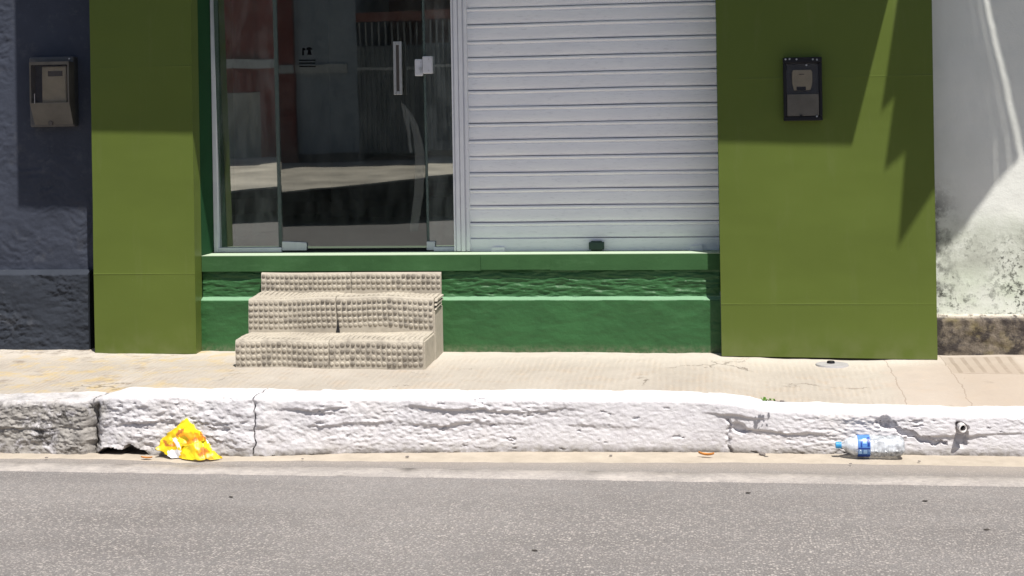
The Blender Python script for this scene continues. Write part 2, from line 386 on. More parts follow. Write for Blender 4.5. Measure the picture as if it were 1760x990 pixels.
MT['far_pave'] = simple('pale_cement', (.50, .45, .38), .9, .35, 1.6)

# ------------------------------------------------------------------ object helpers
def worldloc(o):
    v = Vector((0, 0, 0))
    while o: v += o.location; o = o.parent
    return v
def put(o, label=None, cat=None, group=None, kind=None):
    if label: o['label'] = label
    if cat: o['category'] = cat
    if group: o['group'] = group
    if kind: o['kind'] = kind
    return o
def thing(name, label, cat, loc, group=None):
    o = bpy.data.objects.new(name, None); COL.objects.link(o); o.location = loc; o.empty_display_size = .1
    return put(o, label, cat, group)
def obj(name, verts, faces, mats, parent=None, fmats=None, smooth=None, bevel=0, seg=2, origin=None):
    """world-space verts -> ONE mesh object (vertices stored relative to origin or to the parent)"""
    off = worldloc(parent) if parent else Vector(origin or (0, 0, 0))
    me = bpy.data.meshes.new(name)
    me.from_pydata([(v[0] - off[0], v[1] - off[1], v[2] - off[2]) for v in verts], [], faces)
    if not isinstance(mats, (list, tuple)): mats = [mats]
    for m in mats: me.materials.append(m)
    if fmats: me.polygons.foreach_set('material_index', fmats)
    if smooth is not None:
        me.polygons.foreach_set('use_smooth', [True] * len(me.polygons))
        if smooth < 180: me.set_sharp_from_angle(angle=math.radians(smooth))
    me.update()
    o = bpy.data.objects.new(name, me); COL.objects.link(o)
    if parent: o.parent = parent
    else: o.location = off
    if bevel:
        b = o.modifiers.new('bevel', 'BEVEL'); b.width = bevel; b.segments = seg; b.limit_method = 'ANGLE'; b.angle_limit = math.radians(35)
    return o
class MB:
    def __init__(s): s.v = []; s.f = []; s.mi = []
    def add(s, v, f, mi=0):
        k = len(s.v); s.v += [tuple(q) for q in v]; s.f += [tuple(i + k for i in q) for q in f]; s.mi += [mi] * len(f); return s
    def box(s, x0, x1, y0, y1, z0, z1, mi=0):
        x0, x1 = min(x0, x1), max(x0, x1); y0, y1 = min(y0, y1), max(y0, y1); z0, z1 = min(z0, z1), max(z0, z1)
        v = [(x, y, z) for z in (z0, z1) for y in (y0, y1) for x in (x0, x1)]
        return s.add(v, [(0, 2, 3, 1), (4, 5, 7, 6), (0, 1, 5, 4), (1, 3, 7, 5), (3, 2, 6, 7), (2, 0, 4, 6)], mi)
    def prism(s, poly, a0, a1, axis='y', mi=0):
        n = len(poly)
        def mk(p, a): return {'y': (p[0], a, p[1]), 'z': (p[0], p[1], a), 'x': (a, p[0], p[1])}[axis]
        v = [mk(p, a0) for p in poly] + [mk(p, a1) for p in poly]
        f = [tuple(range(n)), tuple(range(2 * n - 1, n - 1, -1))] + [(i, i + n, (i + 1) % n + n, (i + 1) % n) for i in range(n)]
        return s.add(v, f, mi)
    def cyl(s, c, r, d, n=16, axis='y', mi=0, r2=None):
        r2 = r if r2 is None else r2; v = []
        for k, (rr, h) in enumerate(((r, 0), (r2, d))):
            for i in range(n):
                a = 2 * math.pi * i / n; p, q = rr * math.cos(a), rr * math.sin(a)
                v.append({'y': (c[0] + p, c[1] + h, c[2] + q), 'z': (c[0] + p, c[1] + q, c[2] + h), 'x': (c[0] + h, c[1] + p, c[2] + q)}[axis])
        return s.add(v, [tuple(range(n)), tuple(range(2 * n - 1, n - 1, -1))] + [(i, i + n, (i + 1) % n + n, (i + 1) % n) for i in range(n)], mi)
    def grid(s, fn, nu, nv, mi=0, mif=None):
        k = len(s.v); s.v += [tuple(fn(i / (nu - 1), j / (nv - 1))) for j in range(nv) for i in range(nu)]
        for j in range(nv - 1):
            for i in range(nu - 1):
                a = k + j * nu + i; s.f.append((a, a + 1, a + nu + 1, a + nu)); s.mi.append(mi)
        return s
    def build(s, name, mats, parent=None, **k):
        bm = bmesh.new(); o = obj(name, s.v, s.f, mats, parent, fmats=s.mi, **k)
        bm.from_mesh(o.data); bmesh.ops.recalc_face_normals(bm, faces=bm.faces); bm.to_mesh(o.data); bm.free()
        return o
def fbm(p, o=4, r=.5):
    a, t, q = 1., 0., Vector(p)
    for _ in range(o):
        t += a * mn.noise(q); q = q * 2.03 + Vector((11.3, 5.7, 3.1)); a *= r
    return t
def lerp_tab(tab, x):
    xs = [t[0] for t in tab]; ys = [t[1] for t in tab]
    return float(np.interp(x, xs, ys))
def relief(name, x0, x1, z0, z1, dx, dz, yf, yback, mat, parent, smooth=60):
    """a masonry face with real bumps: front grid y=yf(x,z), closed round the rim back to yback"""
    nu = max(2, int((x1 - x0) / dx) + 1); nv = max(2, int((z1 - z0) / dz) + 1); b = MB()
    def fn(u, v):
        x, z = x0 + (x1 - x0) * u, z0 + (z1 - z0) * v
        return (x, yf(x, z), z)
    b.grid(fn, nu, nv)
    rim = [i for i in range(nu)] + [j * nu + nu - 1 for j in range(1, nv)] + [(nv - 1) * nu + i for i in range(nu - 2, -1, -1)] + [j * nu for j in range(nv - 2, 0, -1)]
    k = len(b.v); b.v += [(b.v[i][0], yback, b.v[i][2]) for i in rim]; n = len(rim)
    for i in range(n): b.f.append((rim[i], k + i, k + (i + 1) % n, rim[(i + 1) % n])); b.mi.append(0)
    return b.build(name, mat, parent, smooth=smooth)

ROAD = -.30
# ------------------------------------------------------------------ setting: ground, road, kerb, pavement
put(obj('ground', [(-120, -120, -.42), (120, -120, -.42), (120, 120, -.42), (-120, 120, -.42)], [(0, 1, 2, 3)], MT['far_pave']), kind='structure')
b = MB(); ys = list(np.linspace(-7.4, -1.0, 60))
def road_fn(u, v):
    x = -30 + 60 * u; y = -7.4 + 6.5 * v
    return (x, y, ROAD)
b.grid(road_fn, 121, 60)
put(b.build('road', MT['asphalt'], smooth=180), kind='structure')

# kerb line surveyed from the photo: foot of the stone and the outer edge of its top
foot = [(0, 781), (165, 784), (300, 786), (440, 787), (600, 782), (900, 779), (1200, 780), (1400, 783), (1760, 787)]
FT = [gr(px, py, ROAD)[:2] for px, py in foot]
FT = [(-30, FT[0][1] - .02), (-5, FT[0][1] - .01)] + FT + [(4, FT[-1][1] + .02), (30, FT[-1][1] + .05)]
def kerbY(x): return lerp_tab(FT, x)
top = [(0, 690), (160, 687), (190, 680), (440, 682), (480, 684), (760, 684), (1180, 686), (1240, 689), (1330, 703), (1500, 709), (1760, 714)]
TP = []
for px, py in top:
    x = X(px, py, -1.35); y = kerbY(x); p = at(px, py, y + .02); TP.append((p[0], p[2]))
TP = [(-30, TP[0][1]), (-5, TP[0][1])] + TP + [(4, TP[-1][1] - .02), (30, TP[-1][1] - .02)]
def kerbZ(x): return lerp_tab(TP, x)
KW = .20
pipe_p = at(1653, 734, kerbY(X(1653, 734, -1.2)))
def kx(px, py=740): return X(px, py, -1.33)
cuts = [-30, -5.2, kx(168), kx(443), 3.2, 30]
hole0, hole1, holeb = kx(172), kx(268), kx(440)
def kerb_mesh(xa, xb, dx, fine=True):
    nv = 84 if fine else 14; nu = max(3, int((xb - xa) / dx)); b = MB()
    def fn(u, v):
        x = xa + (xb - xa) * u; y0 = kerbY(x); zt = kerbZ(x); h = zt - ROAD + .02
        # profile: flat top -> rounded arris -> face leaning back a little
        if v < .26: t = v / .26; y, z, ny, nz = y0 + .02 + KW * (1 - t) + .025, zt, 0, 1
        elif v < .36:
            a = (v - .26) / .10 * math.pi / 2; r = .025
            y = y0 + .02 + r - r * math.sin(a); z = zt - r + r * math.cos(a); ny, nz = -math.sin(a), math.cos(a)
        else: t = (v - .36) / .64; y, z, ny, nz = y0 + .02 - .02 * t, zt - .025 - (h - .025) * t, -1, 0
        if not fine: return (x, y, z)
        fz = (zt - z) / h
        face = min(1, max(0, (v - .24) / .10))
        ed = min(x - xa, xb - x); ed = min(1, max(0, ed / .05))
        wgt = 1.0 if x < cuts[3] else (.55 + .45 * max(0, 1 - (x - cuts[3]) / .5)) * (1 if x < kx(1300) else .75)
        rw_ = max(.6, min(1.5, .95 + 1.6 * fbm((x * 1.3, z * 3, 44), 3)))
        d = .0035 * fbm((x * 3, z * 5, y * 9), 3, .5) + (.0022 if x > cuts[3] else .0030) * wgt * rw_ * fbm((x * 10, z * 30, 3.3), 5, .70) + .0030 * rw_ * fbm((x * 36, z * 80, 6), 3, .66)
        if x < cuts[2]: d += .010 * fbm((x * 7, z * 11, 8), 5, .68) - .012 * max(0, fbm((x * 3, z * 6, 2), 3) - .1) 
        elif x < kx(600): d += .006 * fbm((x * 8, z * 13, 18), 5, .64)
        # broken plaster coats: upper layers end in a ragged, locally undercut edge
        lay = .46 + .10 * fbm((x * 1.3, 0, 1.5), 5, .66) + .015 * fbm((x * 19, 1, 1.5), 3, .6)
        pres = max(0, min(1, .38 + 2.2 * fbm((x * 1.6, 4, 4), 3)))
        d += .0115 * pres / (1 + math.exp(max(-60, min(60, (fz - lay) * 170))))
        lay2 = .19 + .07 * fbm((x * 1.8, 6, 2.5), 5, .66) + .015 * fbm((x * 21, 4, 2), 3, .6)
        d += .013 * max(0, min(1, .15 + 2.6 * fbm((x * 1.4, 2, 9), 3))) / (1 + math.exp(max(-60, min(60, (fz - lay2) * 190))))
        ch = fbm((x * 9, z * 26, 21), 4, .55)
        if ch > .66: d -= .008 * min(1, (ch - .66) * 14)
        d *= face
        # V joint between the second and first stone, hollows washed out under the kerb
        if hole0 < x < hole1 and fz > .74:
            s = math.sin(math.pi * (x - hole0) / (hole1 - hole0)) ** .5
            edge = .985 - .19 * s + .07 * fbm((x * 14, 1, 1), 4, .6)
            if fz > edge: d -= .14
        if kx(382) < x < holeb and fz > .93 + .03 * fbm((x * 20, 2, 2), 2): d -= .10
        if x > kx(443) and fz > .925 + .03 * fbm((x * 7, 7, 2), 4, .65): d -= .03
        if x > kx(1235) and x < kx(1300):
            q = abs(x - kx(1256) - .09 * (fz - .5) * 0 - .03 * fbm((z * 14, 3, 3), 4, .6)); d -= .018 * max(0, 1 - q / .012) * (.3 < fz)
            q = math.hypot((x - kx(1272)) / .05, (fz - .45) / .10) + .4 * fbm((x * 20, z * 20, 5), 3)
            if q < 1: d -= .022 * min(1, (1 - q) * 4)
        if kx(1500) < x < 2.2:
            px = (x - pipe_p[0]); pz = z - pipe_p[2]
            q = math.hypot(px / .034, (pz + .035) / .065) + .30 * fbm((x * 18, z * 18, 5), 3)
            if q < 1: d -= .04 * min(1, (1 - q) * 4)
            e = (x - kx(1520)); ez = -.015 - .085 * min(1, max(0, e) / .26) ** .8 + .022 * fbm((x * 16, 3, 3), 4, .6)
            wd = .014 * (1 + .9 * fbm((x * 9, 8, 8), 2))
            if 0 < e < .30 and ez - wd < z - (zt - .03) < ez + wd: d -= .020
            q = math.hypot((x - kx(1528)) / .035, (z - zt + .045) / .03) + .4 * fbm((x * 25, z * 25, 9), 3)
            if q < 1: d -= .022 * min(1, (1 - q) * 4)
        jd = ((1 - ed) ** 1.6) * (.06 if abs(x - cuts[2] + .10 * (z + .1)) < .1 else .010) * face + .012 * (1 - ed) * mn.noise((z * 30, x, 4))
        d -= jd
        if nz > .5: z += .004 * fbm((x * 8, y * 14, 2), 4) * (1 - face)
        x += (1 - ed) * (.012 * mn.noise((z * 16, y * 16, 3)) + .008 * mn.noise((z * 45, y * 45, 3))) if xa > -5 or x > -4 else 0
        return (x, y + ny * d, z + nz * d * (0 if v < .26 else 1))
    b.grid(fn, nu, nv)
    # closed ends and back
    k = len(b.v)
    for e, i in ((0, 0), (1, nu - 1)):
        col = [j * nu + i for j in range(nv)]
        x = b.v[col[0]][0]; c = len(b.v); b.v += [(x, b.v[col[0]][1], ROAD - .02)]
        for j in range(nv - 1): b.f.append((col[j], col[j + 1], c)); b.mi.append(0)
    return b
for i in range(len(cuts) - 1):
    fine = 1 <= i <= 3
    bb = kerb_mesh(cuts[i] + (.004 if fine else 0), cuts[i + 1] - (.004 if fine else 0), .0052 if fine else 1.0, fine)
    put(bb.build('kerb', MT['kerb'], smooth=55 if fine else 40), kind='structure')
# dark backing sheet behind the kerb joints
put(MB().box(-5.1, 3.1, -1.05, -1.02, ROAD - .05, -.12).build('joint_backing', MT['dark']), kind='structure')

b = MB()
def pave_fn(u, v):
    x = -5.4 + 8.8 * u; ya = kerbY(x) + KW + .02; y = ya + (.10 - ya) * v; zk = kerbZ(x) - .002
    z = zk + (0 - zk) * min(1, (y - ya) / (abs(ya) - .03)) ** .8
    z += .006 * fbm((x * 2, y * 3, 0), 3) + .0025 * fbm((x * 9, y * 9, 5), 3)
    if x > .0: z -= .012 * min(1, (x) / .4) * max(0, min(1, (y + .45) / .25))
    if y > -.16: z += .002
    return (x, y, z)
def PZ(x, y):
    ya = kerbY(x) + KW + .02
    return pave_fn((x + 5.4) / 8.8, (y - ya) / (.10 - ya))[2]
b.grid(pave_fn, 420, 60); put(b.build('pavement', MT['pave'], smooth=180), kind='structure')
for xa, xb in ((-30, -5.4), (3.4, 30)):
    y0 = kerbY(xa) if xa > 0 else kerbY(xb); zt = kerbZ(xb if xa < 0 else xa) - .004
    put(obj('pavement', [(xa, y0 + KW - .01, zt), (xb, y0 + KW - .01, zt), (xb, .1, -.003), (xa, .1, -.003)], [(0, 1, 2, 3)], MT['pave']), kind='structure')

# sand washed along the foot of the kerb
b = MB(); sw = [(0, 786), (200, 787), (300, 793), (440, 790), (560, 790), (760, 792), (1000, 793), (1300, 793), (1500, 796), (1760, 800)]
SW = [gr(px, py, ROAD + .006)[:2] for px, py in sw]; SW = [(-8, SW[0][1])] + SW + [(5, SW[-1][1])]
def sand_fn(u, v):
    x = -5 + 8 * u; yk = kerbY(x) + .03; ye = lerp_tab(SW, x) + .012 * fbm((x * 6, 0, 0), 4, .6)
    y = yk + (ye - yk) * v
    return (x, y, ROAD + .003 * (1 - v) + .0045 * (1 - v) ** .3 + .003 * fbm((x * 20, y * 20, 0), 3) * (1 - v))
b.grid(sand_fn, 500, 10); put(b.build('sand', MT['sand'], smooth=180), kind='stuff')
# painted edge line
ya = gr(880, 809, ROAD)[1]; yb2 = gr(880, 823, ROAD)[1]
b = MB()
def line_fn(u, v):
    x = -30 + 60 * u; k = int(round(v * 3)); e = .005 * fbm((x * 7, k * 3.1, 0), 3)
    y = (yb2 - .003, yb2, ya, ya + .003)[k] + e
    return (x, y, ROAD + (-.001, .004, .004, -.001)[k])
b.grid(line_fn, 3000, 4)
put(b.build('road_line', MT['line'], smooth=180), kind='structure')

# ------------------------------------------------------------------ the shop
YP = -.13; YW = .053; YG = .215
pLx0, pLx1 = X(160, 400, YP), X(334, 400, YP)
pRx0, pRx1 = X(1237, 400, YP), X(1608, 400, YP)
zS = Z(800, 437, -.02); zS0 = Z(800, 465, -.02); zL = Z(900, 516, -.04)
ZT = 2.85
shop = thing('shop_building', 'green shop front with glass door, white shutter and olive cladding panels', 'building', (-1.1, .5, 0))
wav = lambda x, z: .004 * math.sin(z * 4.5 + x) * math.exp(-((z - .65) / .3) ** 2)
# olive cladding: folded sheets with seams
def cladding(x0, x1, seams, zb0, zb1, lean):
    b = MB(); nu = 40
    zs = sorted(list(np.linspace(.02, ZT - .01, 60)) + [z + d for z in seams for d in (-.007, -.0025, 0, .0025, .007)])
    nv = len(zs)
    def fn(u, v):
        k = int(round(v * (nv - 1))); x = x0 + (x1 - x0) * u; z = zs[k]
        y = YP + .0025 * fbm((x * 1.6, z * 2.2, x0), 2) + wav(x, z) * (1 if x0 < -1 else .3)
        for q in seams: y -= .0022 * math.exp(-((z - q) / .002) ** 2) * max(0, min(1, .55 + 1.2 * mn.noise((x * 3, q * 7, 2))))
        if k == 0: z = zb0 + (zb1 - zb0) * u
        return (x, y, z)
    b.grid(fn, nu, nv)
    rim = list(range(nu)) + [j * nu + nu - 1 for j in range(1, nv)] + [(nv - 1) * nu + q for q in range(nu - 2, -1, -1)] + [j * nu for j in range(nv - 2, 0, -1)]
    k = len(b.v); b.v += [(b.v[q][0], -.02, b.v[q][2]) for q in rim]; n = len(rim)
    for q in range(n): b.f.append((rim[q], k + q, k + (q + 1) % n, rim[(q + 1) % n])); b.mi.append(0)
    return b.build('cladding_panel', MT['olive'], shop, smooth=40)
cladding(pLx0, pLx1, [Z(250, 471, YP), Z(250, 115, YP)], Z(160, 608, YP), Z(334, 608, YP), 0)
cladding(pRx0, pRx1, [Z(1300, 523, YP), Z(1500, 131, YP)], Z(1240, 612, YP), Z(1613, 618, YP), 0)
# masonry piers behind the cladding
MB().box(pLx0 + .004, pLx1 - .004, -.018, .60, .02, ZT - .012).build('pier', MT['jamb'], shop)
MB().box(pRx0 + .004, pRx1 - .004, -.018, .60, .03, ZT - .012).build('pier', MT['jamb'], shop)
# plinth with splayed ledge, rough band, sill
xa, xb = pLx1 + .0005, pRx0 - .002
xpe = X(1222, 560, -.04)
def plinth_y(x, z):
    y = -.040 - .004 * fbm((x * 3, z * 5, 1), 4, .55) - .0018 * fbm((x * 16, z * 24, 4), 4, .6)
    t = (z - (zL - .003 * mn.noise((x * 5, 0, 0)))) / .016
    return y + max(0, min(1, t)) * .034
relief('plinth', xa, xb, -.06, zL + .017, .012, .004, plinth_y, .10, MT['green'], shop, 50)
def band_y(x, z):
    t = (z - zL) / (zS0 - zL)
    right = .5 + .5 * math.tanh((x + 1.25) * 4)
    q = mn.noise((x * 1.2, z * 3, 5)) * .12
    a = 1 - abs(fbm((x * 4.2, (z + q * .1) * 26, 2), 4, .55)); c = 1 - abs(fbm((x * 11, z * 60, 9), 3, .55))
    d = .011 * (a - .55) + .0045 * (c - .5) + .003 * fbm((x * 20, z * 30, 3), 3)
    return -.004 - d * (1.0 if x > xs_step else .8)
xs_step = -1.5
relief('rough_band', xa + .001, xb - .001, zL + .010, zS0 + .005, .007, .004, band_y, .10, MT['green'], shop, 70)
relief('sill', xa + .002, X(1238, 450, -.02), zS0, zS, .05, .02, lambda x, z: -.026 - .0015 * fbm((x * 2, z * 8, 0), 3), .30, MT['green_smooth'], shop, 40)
# shallow patched rectangle in the sill
x0, x1 = X(826, 442, -.03), X(946, 442, -.03)
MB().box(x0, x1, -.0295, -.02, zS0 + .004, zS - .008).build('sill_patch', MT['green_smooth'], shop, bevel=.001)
# jambs (dark green reveals) and lintel
gx0 = X(366, 300, YG - .03)
b = MB()
b.prism([(pLx1 - .002, -.0195), (pLx1 - .002, .30), (gx0 - .001, .30), (gx0 - .001, .16), ], zS + .0005, 2.55, 'z')
b.build('jamb', MT['jamb'], shop)
MB().box(pRx0 - .0005, pRx0 + .06, -.0195, .30, zS + .0005, 2.55).build('jamb', MT['jamb'], shop)
MB().box(pLx1 - .001, pRx0 + .001, -.08, .32, 2.5505, ZT - .013).build('lintel', MT['jamb'], shop)
# walls above, sides, roof
b = MB(); b.box(pLx0 + .006, pRx1 - .006, -.10, .15, ZT + .10, 4.4); b.build('upper_wall', MT['jamb'], shop)
MB().box(pLx0 + .006, pRx1 - .006, .152, 5.0, 4.2, 4.4).build('roof', MT['ceram'], shop)
# canopy / sign box over the whole front: it throws the straight-edged shade
zc = 2.85; cl = [(-3.505, -.757), (1.22, -.820)]
b = MB(); poly = [(cl[0][0], cl[0][1]), (cl[1][0], cl[1][1]), (cl[1][0], -.135), (cl[0][0], -.135)]
b.prism(poly, zc, zc + .09, 'z'); b.build('canopy', MT['canopy'], shop)
b = MB(); b.prism([(cl[0][0], cl[0][1]), (cl[1][0], cl[1][1]), (cl[1][0], cl[1][1] + .06), (cl[0][0], cl[0][1] + .06)], zc + .092, zc + 1.35, 'z'); b.build('fascia_board', MT['canopy'], shop)
# interior
ix0, ix1 = gx0 - .3, pRx0 + .6
b = MB(); b.box(ix0, ix1, 4.0, 4.1, .3, 2.9); b.box(ix0 - .1, ix0, .33, 4.1, .3, 2.9); b.box(ix1, ix1 + .1, .33, 4.1, .3, 2.9); b.box(ix0 - .1, ix1 + .1, .33, 4.1, 2.9, 3.0)
b.build('interior_wall', MT['interior'], shop)
MB().box(ix0 - .1, ix1 + .1, .302, 4.1, .3, zS - .01).build('interior_floor', MT['int_floor'], shop)
# roller shutter
YS = .176
sx0, sx1 = X(800, 300, YS), X(1243, 300, YS)
zl0 = Z(1020, 408, YS); pitch = (Z(1020, 7, YS) - zl0) / 14.0
prof = [(0, .002), (.004, -.001), (.020, -.0035), (.042, -.0035), (.062, -.0015), (.067, .003), (.071, .003), (.0745, -.006), (.080, -.0085), (.0862, -.0065), (.0884, .022), (.0915, .022)]
b = MB(); rows = []
for k in range(22):
    for (dz, dy) in prof: rows.append((zl0 + k * pitch + dz * pitch / .0938, YS + dy, k))
nx = 60
def sh_fn(u, v):
    r = rows[int(round(v * (len(rows) - 1)))]; x = sx0 + (sx1 - sx0) * u
    return (x, r[1] + .0032 * mn.noise((x * 2.2, r[2] * 3.1, 0)) + .0035 * max(0, mn.noise((x * 3.5, r[0] * 6, 7)) - .25), r[0] + .0035 * mn.noise((x * 1.3, r[2] * 1.7, 5)))
b.grid(sh_fn, nx, len(rows))
shut = b.build('roller_shutter', MT['shutter'], shop, smooth=35)
so = shut.modifiers.new('thick', 'SOLIDIFY'); so.thickness = .0015; so.offset = 1
zb = Z(1020, 431, YS)
b = MB(); b.box(sx0, sx1, YS - .012, YS + .02, zb, zl0 - .003); b.build('bottom_bar', MT['shutter'], shut, bevel=.003)
x0, x1 = X(1013, 420, YS), X(1039, 420, YS); z0, z1 = Z(1020, 431, YS - .03), Z(1020, 414, YS - .03)
b = MB(); b.box(x0, x1, YS - .045, YS - .012, z0 + .008, z1 - .006); b.box(x0 + .012, x1 - .012, YS - .042, YS - .013, z0, z1); b.build('shutter_lock', MT['lock_green'], shut, bevel=.004)
for pa, pb in ((845, 869), (1184, 1208)):
    x0, x1 = X(pa, 428, YS), X(pb, 428, YS); z0, z1 = Z(1020, 432, YS - .02), Z(1020, 424, YS - .02)
    MB().prism([(x0, z0), (x1, z0), (x1 - .004, z1 + (.006 if pa > 1000 else 0)), (x0 + .012, z1)], YS - .03, YS - .0125, 'y').build('floor_catch', MT['shutter'], shut)
# post between door and shutter, door frame
px0, px1 = X(779, 300, .145), X(806, 300, .145)
b = MB(); b.box(px0, px1, .148, .235, zS + .003, 2.549)
w = px1 - px0
for fa, fb, dy in ((0, .10, .012), (.16, .42, .009), (.47, .72, .013), (.80, 1, .010)): b.box(px0 + w * fa, px0 + w * fb, .148 - dy, .1485, zS + .004, 2.548)
b.build('door_post', MT['frame'], shop, bevel=.0025)
b = MB(); fx1 = X(373.5, 300, YG - .03)
MB().box(X(747, 428, YG), px0 - .001, YG - .030, YG + .03, zS + .002, Z(760, 425, YG - .03)).build('bottom_rail', MT['frame'], shop, bevel=.002)
MB().box(fx1 + .0005, X(486, 428, YG) , YG - .030, YG + .03, zS + .002, Z(430, 426, YG - .03)).build('bottom_rail', MT['frame'], shop, bevel=.002)
b.box(gx0, fx1, YG - .035, YG + .03, zS + .002, 2.549)
b.build('door_frame', MT['frame'], shop, bevel=.002)
MB().box(X(487, 428, YG), X(746, 428, YG), YG - .02, YG + .05, zS + .0015, Z(600, 429, YG)).build('threshold', MT['dark'], shop)
# glass: each pane hangs a touch out of plumb
TILT = .0300
def pane(name, xa_, xb_, za_, zb_, y, mat, tilt, yaw=0.):
    b = MB(); t = .008
    def P(x, z, k): return (x, y - tilt * (z - za_) + yaw * (x - xa_) + k, z)
    v = [P(x, z, k) for k in (0, t) for (x, z) in ((xa_, za_), (xb_, za_), (xb_, zb_), (xa_, zb_))]
    b.add(v, [(0, 1, 2, 3)], 0); b.add(v, [(4, 7, 6, 5), (0, 4, 5, 1), (2, 6, 7, 3)], 2); b.add(v, [(1, 5, 6, 2), (0, 3, 7, 4)], 1)
    o = b.build(name, [mat, MT['glass_edge'], MT['glass_clear']], shop); return o
gc = M('clear_glass_back'); trn = gc.n('ShaderNodeBsdfTransparent'); gc.l(trn.outputs[0], gc.out.inputs[0]); MT['glass_clear'] = gc.m
zg0 = zS + .02
zLB = Z(430, 426, YG - .03); zRB = Z(760, 425, YG - .03)
pane_l = pane('side_pane', fx1 + .001, X(484.6, 300, YG), zLB + .0005, 2.5, YG, MT['glass_side'], TILT + .0035, .010)
pane_r = pane('side_pane', X(732.4, 300, YG), px0 - .001, zRB + .0005, 2.5, YG, MT['glass_side'], TILT + .001, -.004)
door = pane('glass_door', X(485, 300, YG), X(732, 300, YG), Z(600, 427, YG) + .002, 2.5, YG - .004, MT['glass'], TILT)
def yd(z): return YG - .004 - TILT * (z - zg0)
MTes = m_film('polished_glass_edge', (.11, .15, .14), .62, .25)
def yp(z, k): return YG - (TILT + k) * (z - zLB) - .0015
for (pa, pb, par) in ((477.5, 483.5, pane_l), (732.6, 736.5, pane_r)):
    x0, x1 = X(pa, 300, YG), X(pb, 300, YG); z0, z1 = zLB + .002, 2.49
    b = MB(); v = [(x, yp(z, .002) - k + (.0 if pa < 600 else .001), z) for k in (0, .003) for (x, z) in ((x0, z0), (x1, z0), (x1, z1), (x0, z1))]
    b.add(v, [(0, 1, 2, 3), (4, 7, 6, 5), (0, 4, 5, 1), (1, 5, 6, 2), (2, 6, 7, 3), (3, 7, 4, 0)]); b.build('edge_strip', MTes, par)
# door hardware
hz0, hz1 = Z(688, 163, YG - .06), Z(688, 72, YG - .06); hx0, hx1 = X(679, 120, YG - .06), X(693, 120, YG - .06)
yh = yd((hz0 + hz1) / 2)
b = MB(); b.box(hx0, hx0 + .016, yh - .070, yh - .048, hz0, hz1); b.box(hx1 - .014, hx1, yh - .070, yh - .048, hz0, hz1); b.box(hx0 + .0165, hx1 - .0145, yh - .062, yh - .050, hz0 + .02, hz1 - .02, 1)
b.box(hx0 + .0165, hx1 - .0145, yh - .070, yh - .048, hz0, hz0 + .02); b.box(hx0 + .0165, hx1 - .0145, yh - .070, yh - .048, hz1 - .02, hz1)
for z in (hz0 + .05, hz1 - .05): b.cyl(((hx0 + hx1) / 2, yh - .049, z), .010, .047, 12)
b.build('door_handle', [MT['alu_grey'], MT['print']], door, bevel=.002)
zq = Z(730, 113, YG); yq = yd(zq)
lx0, lxm, lx1 = X(714.5, 113, YG - .03), X(728, 113, YG - .03), X(745, 113, YG - .03)
b = MB(); b.box(lx0, lxm, yq - .030, yq - .004, Z(720, 131, YG - .03), Z(720, 102, YG - .03)); b.box(lxm + .001, lx1, yq - .038, yq - .003, Z(736, 127, YG - .03), Z(736, 97, YG - .03))
lk = b.build('door_lock', MT['alu'], door, bevel=.006, seg=3)
b = MB()
for px, py in ((723, 107), (737, 102), (737, 121)): p = at(px, py, yq - .035); MB().cyl((p[0], yq - .0395 if px > 730 else yq - .0315, p[2]), .004, .003, 10).build('screw', MT['screw'], lk)
p = at(723, 118, yq - .03); b.cyl((p[0], yq - .034, p[2]), .010, .005, 14); b.box(p[0] - .003, p[0] + .003, yq - .0345, yq - .031, p[2] - .022, p[2] - .010)
b.build('keyhole', MT['screw'], lk)
x0, x1 = X(485, 423, YG - .02), X(527, 423, YG - .02); z0, z1 = Z(505, 430.5, YG - .02), Z(505, 415, YG - .02)
MB().prism([(x0, z0), (x1, z0), (x1, z1 - .014), (x1 - .006, z1 - .006), (x0 + .03, z1), (x0, z1)], YG - .026, YG - .008, 'y').build('hinge_fitting', MT['alu'], door, bevel=.003)
x0, x1 = X(733.5, 423, YG - .02), X(747.5, 423, YG - .02); z0, z1 = Z(740, 430, YG - .02), Z(740, 415, YG - .02)
fo = MB().box(x0, x1, YG - .026, YG - .008, z0, z1).build('hinge_fitting', MT['alu'], door, bevel=.003)
# emblem and illegible lines of lettering stuck on the door
def dec(px, py): p = at(px, py, YG); y = yd(p[2]); p = at(px, py, y); return (p[0], p[2])
def decal(name, polys, mat):
    b = MB()
    for poly in polys:
        q = [dec(*p) for p in poly]; zc_ = sum(p[1] for p in q) / len(q); y = yd(zc_)
        n = len(q); k = [(p[0], yd(p[1]) - .0012, p[1]) for p in q] + [(p[0], yd(p[1]) - .0004, p[1]) for p in q]
        b.add(k, [tuple(range(n)), tuple(range(2 * n - 1, n - 1, -1))] + [(i, i + n, (i + 1) % n + n, (i + 1) % n) for i in range(n)])
    return b.build(name, mat, door)
decal('emblem', [[(519.5, 82.5), (522, 82), (525.5, 84), (525, 86), (522, 86.5), (522.5, 95), (519.5, 95)],
                 [(526.5, 83), (529, 81.2), (533, 81), (537.5, 84.5), (535.5, 86), (533.6, 84.8), (534.2, 88.5), (536, 94.3), (528, 94.3), (529.3, 88.5), (529, 85.5), (527, 86.5)]], MT['ink'])
polys = []
rr = random.Random(3)
for (ya_, yb_, n) in ((102.6, 104.6, 9), (107.3, 109.6, 8), (113.2, 115.2, 10)):
    x = 514.0
    while x < 541.5:
        wd = rr.uniform(1.0, 3.4); polys.append([(x, ya_ + rr.uniform(-.3, .3)), (min(x + wd, 542.5), ya_), (min(x + wd, 542.5), yb_), (x, yb_ + rr.uniform(-.3, .3))]); x += wd + rr.uniform(.1, .35)
decal('lettering', polys, MT['ink'])
MTsm = m_film('pale_streak_film', (.5, .52, .50), .07, .6)  # faint pale curved streaks laid on the glass
